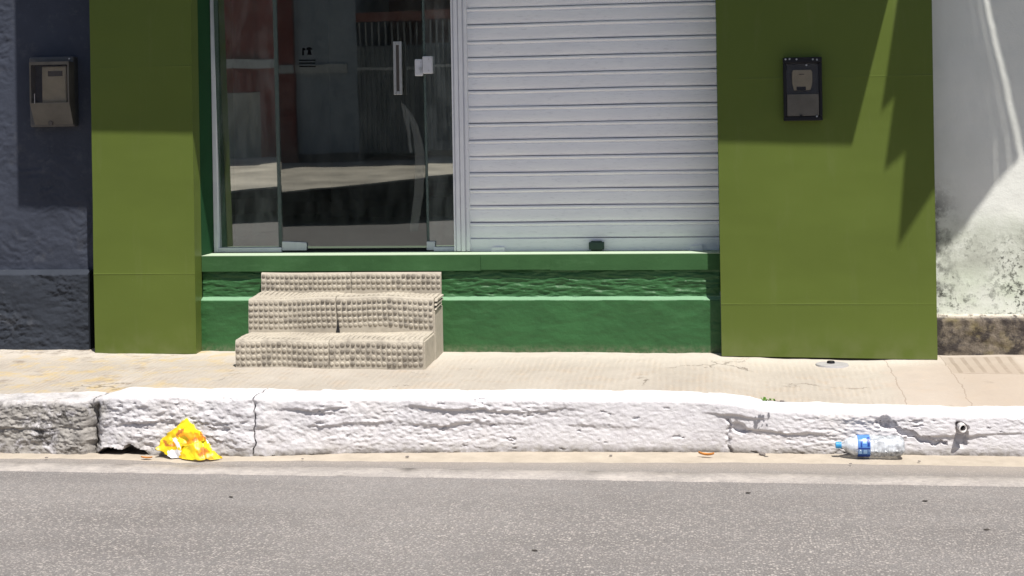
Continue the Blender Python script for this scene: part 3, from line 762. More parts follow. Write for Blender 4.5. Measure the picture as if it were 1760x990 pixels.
decal('pale_streak', [[(689, 175), (697, 182), (708, 196), (718, 215), (725, 240), (730, 262), (728, 330), (718, 398), (704, 398), (712, 330), (714, 270), (710, 230), (703, 203), (706, 240), (709, 262), (704, 262), (700, 225), (694, 200)]], MTsm)

# ------------------------------------------------------------------ left neighbour
lw = thing('neighbour_building', 'dark slate rough plastered house wall left of the green shop', 'building', (-5, .5, 0))
xl0, xl1 = -4.75, pLx0 - .004
def lw_y(x, z):
    low = max(0, min(1, (1.25 - z) / .3)); ap = .5 + .5 * math.tanh((x - X(24, 200, YW)) * -60)
    r = max(low, ap * .8)
    return YW - .002 * fbm((x * 1.5, z * 1.5, 0), 3) - (.004 * fbm((x * 5, z * 6, 4), 3, .5) + .0042 * fbm((x * 19 + 1.5 * mn.noise((x * 6, z * 6, 1)), z * 30 + 2 * mn.noise((x * 7, z * 7, 8)), 4), 5, .72) * max(.2, .8 + 1.4 * mn.noise((x * 3.5, z * 3, 9)))) * r
relief('wall', xl0, xl1, Z(80, 470, -.0), 2.25, .008, .008, lw_y, .30, MT['navy'], lw, 60)
zlp = Z(80, 468, -.02)
def lp_y(x, z):
    t = max(0, min(1, (z - (zlp - .012)) / .022))
    return -.022 - .005 * fbm((x * 5, z * 7, 14), 4, .55) - .0050 * fbm((x * 19 + 1.5 * mn.noise((x * 6, z * 6, 1)), z * 30, 14), 5, .72) * max(.15, .8 + 1.5 * mn.noise((x * 3.5, z * 4, 19))) + t * .045
relief('plinth', xl0, X(152, 540, -.02), -.06, zlp + .010, .007, .006, lp_y, .12, MT['navy_dark'], lw, 60)
MB().box(xl0 - 6, xl1, YW, .30, 2.2505, 4.6).build('upper_wall', MT['navy'], lw)
MB().box(xl0 - 6, xl0 - .0005, YW - .02, .30, -.1, 2.25).build('side_wall', MT['navy'], lw)
MB().box(xl0 - 6, xl1, -.10, 5, 4.601, 4.7).build('roof', MT['ceram'], lw)
MB().box(xl0 - 6, xl1, .31, 5, .1, 4.59).build('house_body', MT['navy'], lw)

# ------------------------------------------------------------------ right neighbour
rw = thing('neighbour_building', 'mould stained white house wall right of the green shop', 'building', (2.4, .5, 0))
xr0, xr1 = pRx1 + .002, 3.6
zrp = Z(1690, 546, 0)
relief('wall', xr0, xr1, zrp - .02, 2.25, .02, .02, lambda x, z: YW - .004 * fbm((x * 2.2, z * 2.2, 3), 4) - .002 * fbm((x * 12, z * 12, 3), 3), .30, MT['rwall'], rw, 60)
relief('plinth', xr0, xr1, -.08, zrp + .012, .012, .008, lambda x, z: -.012 - .008 * fbm((x * 7, z * 10, 30), 5, .62) + max(0, min(1, (z - zrp + .01) / .02)) * .04, .12, MT['rplinth'], rw, 60)
MB().box(xr0, 10, YW, .30, 2.2505, 4.62).build('upper_wall', MT['rwall'], rw)
MB().box(xr1 + .0005, 10, YW - .01, .30, -.1, 2.25).build('side_wall', MT['rwall'], rw)
MB().box(xr0, 10, .31, 5, .1, 4.59).build('house_body', MT['rwall'], rw)
# unseen roof eave with stepped edge: its plan is surveyed back from its shadow along the sun
SX, SY = .26, .40; ZE = 3.75
def up(px, py, Y): p = at(px, py, Y); t = ZE - p[2]; return (p[0] + SX * t, Y - SY * t)
edge = [up(*q, YP) for q in ((1588, -300), (1543, 0), (1515, 192), (1538, 168), (1521, 292), (1556, 263), (1543, 426), (1604, 331))] + \
       [up(*q, YW) for q in ((1640, 412), (1662, 388), (1668, 376))]
def curve(f, w_):
    R_ = ((1752, 274), (1744, 230), (1726, 150), (1706, 70), (1690, 0), (1676, -120), (1668, -300), (1662, -500))
    L_ = ((1690, 340), (1692, 250), (1678, 150), (1664, 70), (1656, 0), (1648, -120), (1640, -300), (1634, -500))
    c = [up(a[0] * f + b_[0] * (1 - f), a[1] * f + b_[1] * (1 - f), YW) for a, b_ in zip(R_, L_)]
    return c, [(p[0] + w_, p[1]) for p in c]
streak_slits = [curve(f, w_) for f, w_ in ((.35, .0035), (.72, .006), (1, .024))]  # slits added to throw a light streak on the wall
pieces = []
lastR = None
for k, (gl_, gr_) in enumerate(streak_slits):
    if k == 0: pieces.append(edge + gl_ + [(gl_[-1][0], .28), (edge[0][0] + .05, .28)])
    else: pieces.append(lastR[::-1] + gl_ + [(gl_[-1][0], .28), (lastR[-1][0], .28)])
    lastR = gr_
pieces.append([(lastR[-1][0], .28)] + lastR[::-1] + [up(*q, YW) for q in ((1762, 262), (1800, 230), (1900, 130))] + [(6, -.9), (10, -.9), (10, .28)])
for poly in pieces:
    MB().prism(poly, ZE, ZE + .02, 'z').build('roof_eave', MT['ceram'], rw)

# ------------------------------------------------------------------ entrance steps
sx, sy = -2.0, -.30
steps = thing('entrance_steps', 'beige studded cement tile steps below the glass door', 'steps', (sx, sy, 0))
def bumps_on(b, O, U, V, Nn, nu, nv, r=.0120, h=.0058, skip=None):
    """studs on a tile face: O origin, U/V pitch vectors, N outward"""
    U, V, Nn, O = Vector(U), Vector(V), Vector(Nn), Vector(O); u1, v1 = U.normalized(), V.normalized()
    for j in range(nv):
        for i in range(nu):
            if skip and skip(i, j): continue
            c = O + U * (i + .5) + V * (j + .5); s = 1 + .12 * random.uniform(-1, 1); hh = h * random.uniform(.65, 1.1)
            mi_ = 1 if (abs(Nn.y) > .5 and mn.noise(c * 5) * .6 + random.uniform(-.5, .5) > (.32 if c.y > -.5 else .12)) else 0
            n = 10; k = len(b.v)
            for rr_, q in ((1.0, -.0008), (.90, .70), (.60, 1.0)):
                for a in range(n):
                    an = 2 * math.pi * a / n; p = c + (u1 * math.cos(an) + v1 * math.sin(an)) * r * s * rr_ + Nn * hh * q; b.v.append(tuple(p))
            for t in range(2):
                for a in range(n): b.f.append((k + t * n + a, k + t * n + (a + 1) % n, k + (t + 1) * n + (a + 1) % n, k + (t + 1) * n + a)); b.mi.append(mi_)
            b.f.append(tuple(k + 2 * n + a for a in range(n))); b.mi.append(mi_)
def warp(b, amp, seed, zlow=None):
    out = []
    for (x, y, z) in b.v:
        d = Vector((mn.noise((x * 4, z * 5, seed)), mn.noise((x * 3.2, z * 4, seed + 9)), mn.noise((x * 3.6, y * 6, seed + 5)))) * amp
        if zlow is not None and z < zlow: d.z *= .1
        out.append((x + d.x * .6, y + d.y, z + d.z))
    b.v = out
def tile_block(b, x0, x1, y0, y1, z0, z1, dx=.03):
    nu = max(2, int((x1 - x0) / dx)); R = .012
    prof_ = [(y0, z0), (y0, z0 + (z1 - z0) * .33), (y0, z0 + (z1 - z0) * .66), (y0, z1 - R), (y0 + R * .3, z1 - R * .3), (y0 + R, z1), (y0 + (y1 - y0) * .5, z1), (y1, z1), (y1, z0)]
    k = len(b.v); n = len(prof_)
    for i in range(nu + 1):
        for p in prof_: b.v.append((x0 + (x1 - x0) * i / nu, p[0], p[1]))
    for i in range(nu):
        for j in range(n): a = k + i * n + j; c = k + i * n + (j + 1) % n; b.f.append((a, a + n, c + n, c)); b.mi.append(0)
    b.f.append(tuple(k + j for j in range(n - 1, -1, -1))); b.f.append(tuple(k + nu * n + j for j in range(n))); b.mi += [0, 0]
P = .0272
y1f = gr(560, 630, 0)[1]; zst1 = Z(560, 584, y1f); y2f = -.285; zst2 = Z(560, 512, y2f); zt1b = Z(560, 570, y2f); y3f = -.052
xs1 = [X(405, 610, y1f), X(565, 610, y1f), X(566.2, 610, y1f), X(728, 610, y1f)]
xs2 = [X(427, 540, y2f), X(579, 540, y2f), X(580.4, 540, y2f), X(745, 540, y2f)]
xs3 = [X(449, 485, y3f), X(603, 485, y3f), X(604, 485, y3f), X(758, 485, y3f)]
def step_part(name, xs, yf, yb_, ztop, rows_v, treadrows, seed, amp, trim=0, vp=.0335):
    b = MB()
    for a, c in ((0, 1), (2, 3)):
        xa_, xb_ = xs[a], xs[c]; tile_block(b, xa_, xb_, yf, yb_, -.03, ztop); nu = int((xb_ - xa_) / P); pu = (xb_ - xa_) / nu
        bumps_on(b, (xa_, yf, ztop - .006 - rows_v * vp), (pu, 0, 0), (0, 0, vp), (0, -1, 0), nu, rows_v)
        bumps_on(b, (xa_, yf + .012, ztop), (pu, 0, 0), (0, P, 0), (0, 0, 1), nu, treadrows, h=.0055)
    warp(b, amp, seed, .01)
    return b.build(name, [MT['tile'], MT['tile_dark']], steps, smooth=50)
s1 = step_part('step', xs1, y1f, y2f + .01, zst1, 4, 9, 3.0, .010)
s2 = step_part('step', xs2, y2f, y3f + .015, zst2, 5, 8, 8.0, .016, vp=.0325)
b = MB()
for a, c in ((0, 1), (2, 3)):
    xa_, xb_ = xs3[a], xs3[c]; z0, z1 = Z(600, 503, y3f), Z(600, 468.5, y3f); tile_block(b, xa_, xb_, y3f, -.03, z0 - .05, z1)
    nu = int((xb_ - xa_) / P); pu = (xb_ - xa_) / nu
    bumps_on(b, (xa_, y3f, z1 - .004 - 3 * .031), (pu, 0, 0), (0, 0, .031), (0, -1, 0), nu, 3)
warp(b, .004, 12); b.build('riser_tile', [MT['tile'], MT['tile_dark']], steps, smooth=50)
bx = X(581, 560, y2f); z0 = Z(581, 571, y2f); b = MB(); b.prism([(bx - .012, z0), (bx + .010, z0), (bx + .006, z0 + .035), (bx + .001, z0 + .075), (bx - .004, z0 + .05)], y2f - .0035, y2f + .01, 'y'); warp(b, .004, 31); b.build('broken_joint_shade', MT['dark'], steps)  # dark patch in place of the shade inside the joint's hole
# plain cement returns on the right flank, with a cracked tile end
b = MB(); b.box(xs1[3] - .02, xs1[3] + .006, y1f + .008, y2f, -.03, zst1 - .006); warp(b, .006, 4, .01); b.build('mortar_flank', MT['tile'], steps, bevel=.004)
b = MB(); b.box(xs2[3] - .02, xs2[3] + .008, y2f + .006, y3f + .01, -.03, zst2 - .07); warp(b, .006, 6, .01); b.build('mortar_flank', MT['tile'], steps, bevel=.004)
b = MB()
for i, (zz, ln) in enumerate(((zst2 - .012, .19), (zst2 - .034, .20), (zst2 - .058, .17))):
    b.prism([(y2f + .02 - .004 * i, zz - .010), (y2f + .02 + ln, zz - .006 + .004 * i), (y2f + .02 + ln, zz + .008), (y2f + .03, zz + .006)], xs2[3] + .006, xs2[3] + .024 - .003 * i, 'x')
warp(b, .012, 20); b.build('broken_tile_edge', MT['tile'], steps, bevel=.004)

# ------------------------------------------------------------------ meter boxes
def mbx(px0, py0, px1, py1, Y): return X(px0, py0, Y), X(px1, py0, Y), Z((px0 + px1) / 2, py1, Y), Z((px0 + px1) / 2, py0, Y)
mL = thing('meter_box', 'weathered grey electricity meter box on the shaded slate blue wall', 'meter box', at(90, 219, YW - .01))
x0, x1, z0, z1 = mbx(54, 98, 131, 218, YW - .02)
MB().box(x0, x1, YW - .055, YW + .01, z0, z1).build('back_case', MT['grey_plastic'], mL, bevel=.012, seg=3)
yc = YW - .125
a0, a1, c0, c1 = mbx(50, 106, 118, 214, yc)
b = MB(); mid = c0 + (c1 - c0) * .34
b.add([(a0 + .004, YW - .055, c0 + .004), (a1 + .004, YW - .055, c0 + .004), (a1, YW - .055, c1 - .002), (a0, YW - .055, c1 - .002), (a0 + .012, yc + .035, c0), (a1 + .006, yc + .035, c0), (a1, yc, mid), (a1, yc, c1), (a0, yc, c1), (a0, yc, mid)],
      [(4, 5, 6, 9), (4, 0, 1, 5), (0, 4, 9, 8, 3), (1, 2, 7, 6, 5), (2, 3, 8, 7)], 0)
fr_ = .010
b.add([(a0, yc, mid), (a1, yc, mid), (a1, yc, c1), (a0, yc, c1), (a0 + fr_, yc, mid + .004), (a1 - fr_, yc, mid + .004), (a1 - fr_, yc, c1 - .018), (a0 + fr_, yc, c1 - .018)], [(0, 1, 5, 4), (1, 2, 6, 5), (2, 3, 7, 6), (3, 0, 4, 7)], 0)
cov = b.build('cover', MT['cover_grey'], mL, smooth=20)
MB().box(a0 + fr_, a1 - fr_, yc + .002, yc + .005, mid + .004, c1 - .018).build('window', MT['smoky'], cov)
q0, q1, r0, r1 = mbx(73, 114, 115, 178, yc + .03)
mt = MB().box(q0, q1, yc + .018, YW - .055, r0, r1).build('meter', MT['meter_beige'], mL, bevel=.006)
u0, u1, v0, v1 = mbx(82, 122, 107, 131, yc + .015)
b = MB(); b.box(u0, u1, yc + .0165, yc + .019, v0, v1); b.build('display', MT['print'], mt)
b = MB(); p = at(87, 212, yc + .03); b.cyl((p[0], yc + .026, p[2]), .014, .012, 14); b.build('seal', MT['print'], cov)
p = at(59.5, 169, yc); MB().box(p[0] - .002, p[0] + .002, yc - .002, yc + .001, Z(59, 178, yc), Z(59, 161, yc)).build('hasp', MT['screw'], cov)
p = at(119, 101, YW - .057); b = MB(); b.cyl((p[0], YW - .060, p[2]), .005, .006, 10); b.build('screw', MT['screw'], mL)

yr = YP - .004
mR = thing('meter_box', 'black framed electricity meter box set into the olive cladding', 'meter box', at(1380, 207, yr))
x0, x1, z0, z1 = mbx(1345.5, 98.5, 1412, 207.5, yr - .02)
b = MB(); t = .016; yo, yi = yr - .036, yr - .006
b.box(x0, x1, yo, yr + .004, z1 - .030, z1); b.box(x0, x1, yo, yr + .004, z0, z0 + .022); b.box(x0, x0 + t, yo, yr + .004, z0 + .0225, z1 - .0305); b.box(x1 - t, x1, yo, yr + .004, z0 + .0225, z1 - .0305)
b.build('frame', MT['black'], mR, bevel=.004)
MB().box(x0 + .002, x1 - .002, yi, yr + .0035, z0 + .002, z1 - .002).build('back_case', MT['grey_plastic'], mR)
sp = Z(1380, 161, yo)
q0, q1, r0, r1 = mbx(1361, 120, 1396, 155, yi - .015)
b = MB(); h_ = r1 - r0; w_ = q1 - q0
b.prism([(q0 + .10 * w_, r0), (q1 - .10 * w_, r0), (q1, r0 + .35 * h_), (q1, r1 - .12 * h_), (q1 - .06 * w_, r1), (q0 + .06 * w_, r1), (q0, r1 - .12 * h_), (q0, r0 + .35 * h_)], yi - .018, yi - .0005, 'y')
mt = b.build('meter', MT['meter_beige'], mR, bevel=.003)
u0, u1, v0, v1 = mbx(1369, 149, 1385, 155, yi - .018)
MB().box(u0, u1, yi - .0205, yi - .0175, v0, v1).build('display', MT['black'], mt)
u0, u1, v0, v1 = mbx(1373, 127, 1382, 128.5, yi - .018)
MB().box(u0, u1, yi - .0195, yi - .0175, v0, v1).build('print_line', MT['print'], mt)
MB().box(x0 + t + .001, x1 - t - .001, yo + .006, yo + .009, sp, z1 - .034).build('window', MT['smoky'], mR)
MB().box(x0 + t + .001, x1 - t - .001, yo + .004, yi - .001, z0 + .024, sp - .001).build('lower_lid', MT['cover_grey'], mR, bevel=.004)
for px, py in ((1350, 102), (1357, 101.5), (1369, 102), (1397, 102), (1404, 102.5), (1386, 112), (1404, 200), (1377, 199)):
    p = at(px, py, yo); b = MB(); b.cyl((p[0], yo - .003, p[2]), .005 if px != 1377 else .007, .006 if py != 112 else .02, 10); b.build('screw', MT['screw'] if px != 1377 else MT['black'], mR)

# ------------------------------------------------------------------ yellow wrapper against the kerb
xc = X(322, 790, -1.45); ykf = kerbY(xc)
OUT = [(320, 718), (350, 748), (357, 760), (366, 772), (382, 789), (376, 791), (298, 791), (291, 785), (284, 779), (267, 771), (275, 759), (290, 744), (305, 732)]
def inpoly(p, poly):
    c = False; n = len(poly)
    for i in range(n):
        a, d = poly[i], poly[i - 1]
        if (a[1] > p[1]) != (d[1] > p[1]) and p[0] < (d[0] - a[0]) * (p[1] - a[1]) / (d[1] - a[1]) + a[0]: c = not c
    return c
PRN = [(1, [(320, 718), (350, 748), (338, 744), (314, 741), (306, 733)]),
       (2, [(311, 742), (337, 745), (352, 752), (346, 757), (325, 764), (312, 765), (306, 752)]),
       (0, [(309, 752), (319, 749), (324, 755), (319, 762), (310, 762)]),
       (3, [(303, 746), (307, 739), (311, 736), (316, 738), (315, 743), (309, 746), (306, 751), (303, 750)]),
       (2, [(306, 745), (310, 740), (314, 740), (312, 744), (307, 748)]),
       (3, [(331, 756), (335, 752), (340, 753), (338, 758), (333, 760)]),
       (3, [(341, 742), (346, 743), (357, 754), (353, 756)]),
       (5, [(354, 755), (359, 757), (360, 761), (356, 762)]),
       (3, [(280, 757), (284, 756), (290, 764), (297, 763), (303, 767), (293, 768), (283, 766)]),
       (2, [(290, 756), (299, 760), (303, 768), (294, 766)]),
       (5, [(296, 753), (304, 753), (310, 769), (311, 772), (304, 768)]),
       (4, [(288, 775), (305, 772), (311, 776), (307, 791), (286, 791), (288, 782)]),
       (1, [(313, 774), (322, 768), (338, 791), (324, 791)]),
       (1, [(352, 757), (362, 772), (376, 791), (370, 791), (356, 772), (347, 759)]),
       (3, [(341, 781), (346, 776), (344, 771), (350, 769), (357, 776), (352, 781), (344, 784)]),
       (2, [(336, 775), (346, 766), (358, 772), (368, 789), (344, 788)])]
b = MB(); nU = 130; nV = 84
crs = random.Random(5)
creases = [((crs.uniform(265, 380), crs.uniform(718, 790)), crs.uniform(0, math.pi), crs.uniform(-.015, .015)) for _ in range(20)]
def wrap_pt(px, py):
    t = (791 - py) / 73.0
    y = ykf - .062 + .060 * t + .018 * (1 - t) * math.sin(px * .05)
    d = 0
    for (c, an, amp) in creases:
        s = (px - c[0]) * math.cos(an) + (py - c[1]) * math.sin(an); d += amp * max(0, 1 - abs(s) / 15)
    d += .006 * mn.noise((px * .09, py * .09, 0))
    if py > 768 + (px - 310) * -.25 and px > 312: d += .012                    # front flap folded over
    y2 = min(y - abs(d) * .8, ykf + .012 * t - .004)
    p = at(px, py, y2); return (p[0], p[1], max(p[2], ROAD + .010))
idx = {}
def vid(i, j):
    if (i, j) not in idx: idx[(i, j)] = len(b.v); b.v.append(wrap_pt(262 + 124 * i / nU, 715 + 78 * j / nV))
    return idx[(i, j)]
for j in range(nV):
    for i in range(nU):
        c = (262 + 124 * (i + .5) / nU, 715 + 78 * (j + .5) / nV)
        cn = (c[0] + 3.2 * mn.noise((c[0] * .10, c[1] * .10, 3)) + 0.9 * mn.noise((c[0] * .35, c[1] * .35, 3)), c[1] + 3.5 * mn.noise((c[0] * .10, c[1] * .10, 8)) + 0.8 * mn.noise((c[0] * .4, c[1] * .4, 3)))
        if inpoly(cn, OUT):
            mi = 0
            for k, poly in PRN:
                if inpoly((c[0] + 2.2 * mn.noise((c[0] * .3, c[1] * .3, 13)), c[1] + 2.2 * mn.noise((c[0] * .3, c[1] * .3, 18))), poly): mi = k if not (k == 2 and mi == 3) else 3
            b.f.append((vid(i, j), vid(i, j + 1), vid(i + 1, j + 1), vid(i + 1, j))); b.mi.append(mi)
wr = b.build('snack_wrapper', [MT['yellow'], MT['yellow_b'], MT['orange'], MT['brown'], MT['white_film'], MT['white_film']], smooth=25, origin=(xc, ykf - .05, ROAD))
sm = wr.modifiers.new('thick', 'SOLIDIFY'); sm.thickness = .0012
put(wr, 'crumpled yellow plastic snack wrapper leaning against the white kerb', 'wrapper')

# ------------------------------------------------------------------ water bottle lying in the gutter
pa, pb_ = gr(1436, 792, ROAD + .05), gr(1553, 792, ROAD + .05)
R = .048
ybt = kerbY(pa[0]) - R - .012
bx0 = X(1435, 778, ybt); bx1 = X(1554, 780, ybt); L = bx1 - bx0
zbt = ROAD + .014 + R
bot = thing('water_bottle', 'crushed clear plastic water bottle with blue label lying in the gutter', 'bottle', ((bx0 + bx1) / 2, ybt, ROAD + .012))
def lathe(b, prof_, n=32, dent=0, x00=bx0, sag=0, mi=0):
    k = len(b.v)
    for (t, r) in prof_:
        for a in range(n):
            an = 2 * math.pi * a / n
            rr_ = r * (1 + dent * mn.noise((t * 22, math.cos(an) * 1.4, math.sin(an) * 1.4)) + dent * .5 * mn.noise((t * 60, math.cos(an) * 3, math.sin(an) * 3)))
            b.v.append((x00 + t, ybt + rr_ * math.cos(an), zbt - sag * max(0, 1 - t / .06) + rr_ * math.sin(an)))
    m = len(prof_)
    for i in range(m - 1):
        for a in range(n): b.f.append((k + i * n + a, k + i * n + (a + 1) % n, k + (i + 1) * n + (a + 1) % n, k + (i + 1) * n + a)); b.mi.append(mi)
pr = [(.030, .0125), (.034, .013), (.045, .024), (.065, .037), (.085, .044), (.10, .0465)]
b = MB(); lathe(b, pr, dent=.03); bn = b.build('bottle_neck', MT['pet_neck'], bot, smooth=60)
pr = [(.1005, .0465)]
t = .112
pr += [(.138, .0465)]
t = .142
while t < L - .03:
    pr += [(t, .0475), (t + .006, .0445), (t + .012, .0475)]; t += .020
pr += [(L - .018, .047), (L - .006, .042), (L - .001, .034), (L - .008, .020), (L - .010, .001)]
b = MB(); lathe(b, pr, dent=.10); b.build('bottle_body', MT['pet'], bot, smooth=60)
b = MB(); lathe(b, [(.004, .001), (.003, .012), (.005, .0145), (.020, .0148), (.0205, .0125), (.0225, .0125), (.023, .0150), (.029, .0150), (.030, .011)], 24); b.build('bottle_cap', MT['cap'], bot, smooth=30)
b = MB(); lathe(b, [(.100 + .0055 * i, .0490) for i in range(11)], dent=.02); lb = b.build('bottle_label', MT['blue_label'], bot, smooth=60)
b = MB()
lx = bx0 + .100
def labpatch(t0, t1, a0_, a1_, mi):
    k = len(b.v); n = 6
    for t in (t0, t1):
        for i in range(n):
            an = math.radians(a0_ + (a1_ - a0_) * i / (n - 1)); r = .0502; b.v.append((lx + t, ybt + r * math.cos(an), zbt + r * math.sin(an)))
    for i in range(n - 1): b.f.append((k + i, k + i + 1, k + n + i + 1, k + n + i)); b.mi.append(mi)
for a in ((.002, .016, 195, 215, 1), (.024, .040, 192, 214, 1), (.0, .054, 180, 187, 0), (.012, .018, 140, 176, 0), (.042, .052, 120, 172, 0), (.022, .038, 128, 158, 1), (.0, .054, 222, 262, 0)): labpatch(*a)
b.build('label_print', [MT['blue_dark'], MT['blue_lite']], lb)

# ------------------------------------------------------------------ small things
pp = Vector((pipe_p[0], pipe_p[1] - .005, pipe_p[2])); r0_ = .019
b = MB(); n = 24; rings = [(r0_, -.028), (r0_ * .72, -.028), (r0_ * .72, .07), (r0_, .07)]
for (r, y) in rings:
    for a in range(n): an = 2 * math.pi * a / n; b.v.append((pp.x + r * math.cos(an), pp.y + y + .010 * math.cos(an) , pp.z + r * math.sin(an)))
for i in range(4):
    for a in range(n): b.f.append((i * n + a, i * n + (a + 1) % n, ((i + 1) % 4) * n + (a + 1) % n, ((i + 1) % 4) * n + a)); b.mi.append(0)
pi_ = b.build('drain_pipe', MT['pvc'], smooth=40, origin=tuple(pp)); put(pi_, 'short whitewashed drain pipe end sticking out of the broken kerb', 'pipe')
b = MB(); b.cyl((pp.x, pp.y + .03, pp.z), r0_ * .70, .005, 16); b.build('pipe_inside', MT['dark'], pi_)

g0 = gr(1430, 627, -.030); dc = thing('drain_cover', 'round grey drain cover with dark knob before the right olive panel', 'drain cover', g0)
zt = pave_fn((g0[0] + 5.4) / 8.8, .0)[2]*0 + PZ(g0[0], g0[1]) - .003
b = MB(); b.cyl((g0[0], g0[1], zt), .088, .010, 40, 'z', r2=.084); dsk = b.build('disc', MT['drain'], dc, smooth=30)
b = MB(); kp = at(1428, 624, g0[1] + .02); b.cyl((kp[0], g0[1] + .02, zt + .010), .022, .012, 16, 'z', r2=.019); b.build('knob', MT['black'], dc, bevel=.002)

def leaf(px, py, zg, ln, wd, rot, mat, label, curl=.006, name='dry_leaf', cat='leaf', group=None):
    p = gr(px, py, zg); b = MB(); nU_, nV_ = 9, 5
    def fn(u, v):
        t = 2 * u - 1; w_ = wd * (1 - t * t) ** .7 * (.85 + .15 * math.sin(u * 19)); q = (v - .5)
        lx_, ly_ = t * ln / 2, q * w_; c, s = math.cos(rot), math.sin(rot)
        return (p[0] + lx_ * c - ly_ * s, p[1] + lx_ * s + ly_ * c, zg + .003 + curl * (abs(q) * 2) ** 2 + curl * .8 * t * t)
    b.grid(fn, nU_, nV_); o = b.build(name, mat, smooth=60, origin=p); m_ = o.modifiers.new('t', 'SOLIDIFY'); m_.thickness = .001
    put(o, label, cat, group)
leaf(1214, 784, ROAD + .012, .075, .020, -.25, MT['leaf'], 'curled orange dry leaf in the gutter below the kerb middle', .010)
leaf(252, 789, ROAD + .006, .06, .02, -.1, MT['leaf'], 'brown dry leaf scrap beside the yellow wrapper')
def pebble(px, py, zg, s, mat, label, group='dark bits lying on the asphalt', flat=.5, asp=1.8, name='dark_leaf_scrap', cat='leaf scrap'):
    p = gr(px, py, zg); bm = bmesh.new(); bmesh.ops.create_icosphere(bm, subdivisions=2, radius=s)
    for v in bm.verts:
        k = 1 + .35 * mn.noise(v.co * (1.2 / s) + Vector((px, py, 0))); v.co = Vector((v.co.x * asp * k, v.co.y * k * .9, max(-.2 * s, v.co.z * flat * .6 * k)))
    me = bpy.data.meshes.new(name); bm.to_mesh(me); bm.free(); me.materials.append(mat)
    o = bpy.data.objects.new(name, me); COL.objects.link(o); o.location = (p[0], p[1], zg + .001); o.rotation_euler.z = random.uniform(-.5, .5)
    put(o, label, cat, group)
pebble(397, 854, ROAD + .003, .0065, MT['leaf_dark'], 'dark scrap on the road right below the yellow wrapper')
pebble(1286, 847, ROAD + .003, .0065, MT['leaf_dark'], 'dark scrap on the road nearest the white line, below the dry leaf')
pebble(919, 946, ROAD + .003, .0065, MT['leaf_dark'], 'dark scrap at the bottom centre of the road')
pebble(1696, 910, ROAD + .003, .0065, MT['leaf_dark'], 'dark scrap at the lower right corner of the road')
pebble(1590, 861, ROAD + .003, .0065, MT['leaf_dark'], 'dark scrap on the road below the water bottle')
pebble(1344, 690, -.02, .010, MT['stone'], 'small stone on the pavement edge beside the weed', 'loose stones', .8, 1.2, 'pebble', 'stone')
# pebbles and crumbs of plaster along the kerb foot (individually loose, hundreds in life: the few that show)
crumbs = [(700, 785, .008), (1462, 797, .006), (520, 789, .006), (1310, 781, .014), (1050, 783, .007), (80, 787, .007), (1580, 793, .006)]
nm = ['crumb of plaster in the gutter below the steps', 'crumb of plaster touching the bottle neck', 'crumb of plaster right of the tall kerb joint', 'large grey stone wedged at the kerb foot left of the bottle', 'crumb of plaster in the gutter below the middle of the shutter', 'crumb of plaster at the foot of the bare left kerb stone', 'crumb of plaster right of the bottle base']
for (px, py, s), l_ in zip(crumbs, nm): pebble(px, py, ROAD + .010, s, MT['stone'], l_, 'crumbs along the kerb foot', .8, 1.2, 'pebble', 'stone')
# weed on the kerb edge
wp = gr(1322, 687, -.035); b = MB(); rr = random.Random(9)
for i in range(12):
    x, y = wp[0] + rr.uniform(-.03, .03), wp[1] + rr.uniform(-.015, .015); h_ = rr.uniform(.006, .018); an = rr.uniform(0, 6.28); w_ = .005; ln = rr.uniform(.008, .02)
    dx_, dy_ = math.cos(an), math.sin(an); z = -.04
    b.add([(x - dy_ * w_, y + dx_ * w_, z), (x + dy_ * w_, y - dx_ * w_, z), (x + dx_ * ln * .6 + dy_ * w_, y + dy_ * ln * .6 - dx_ * w_, z + h_), (x + dx_ * ln, y + dy_ * ln, z + h_ * .9), (x + dx_ * ln * .6 - dy_ * w_, y + dy_ * ln * .6 + dx_ * w_, z + h_)], [(0, 1, 2, 4), (4, 2, 3)])
put(b.build('weed', MT['weed'], origin=wp), 'low green weed tuft on the pavement edge before the right panel', 'weed')

# ------------------------------------------------------------------ the far side of the street (seen only mirrored in the door)
YO = -14.0
def refl(px, py, Yq=None, Zq=None):
    # exact bounce off the leaning door pane
    d = Vector(dirv(px, py)); n = Vector((0, 1, TILT)).normalized(); c0_ = Vector((0, -D, HC)); p0 = Vector((0, YG, zg0))
    t = (p0 - c0_).dot(n) / d.dot(n); h = c0_ + d * t; q = d - 2 * d.dot(n) * n
    k = (Yq - h.y) / q.y if Yq is not None else (Zq - h.z) / q.z
    return h + q * k
def mx(px, Y): return refl(px, 200, Yq=Y).x
def mz(py, Y): return refl(600, py, Yq=Y).z
ka, kb_ = refl(490, 329, Zq=0), refl(725, 306, Zq=0)
sl = (kb_.y - ka.y) / (kb_.x - ka.x)
def kc(x): return max(-11.5, min(-7.75, ka.y + sl * (x - ka.x)))
n_ = 40; xs_ = [-16 + 32 * i / n_ for i in range(n_ + 1)]
b = MB(); b.prism([(xs_[0], YO - 6)] + [(x, kc(x) + .16 * fbm((x * 1.1, 0, 0), 4)) for x in xs_] + [(xs_[-1], YO - 6)], -.40, 0, 'z'); put(b.build('pavement', MT['far_pave']), kind='structure')
b = MB(); b.prism([(x, kc(x) + .035 + .16 * fbm((x * 1.1, 0, 0), 4)) for x in xs_] + [(x, kc(x) + .16 + .22 * fbm((x * 1.3, 4, 0), 4)) for x in xs_[::-1]], -.40, -.02, 'z'); put(b.build('kerb', MT['far_kerb']), kind='structure')
b = MB(); b.grid(lambda u, v: (-30 + 60 * u, -13 + (-7.39 + 13) * v, ROAD - .003), 3, 3); put(b.build('road', MT['asphalt'], smooth=180), kind='structure')
rp = [refl(*q, Zq=.10) for q in ((622, 246), (735, 243), (790, 243), (790, 262), (735, 258), (660, 256), (640, 251))]
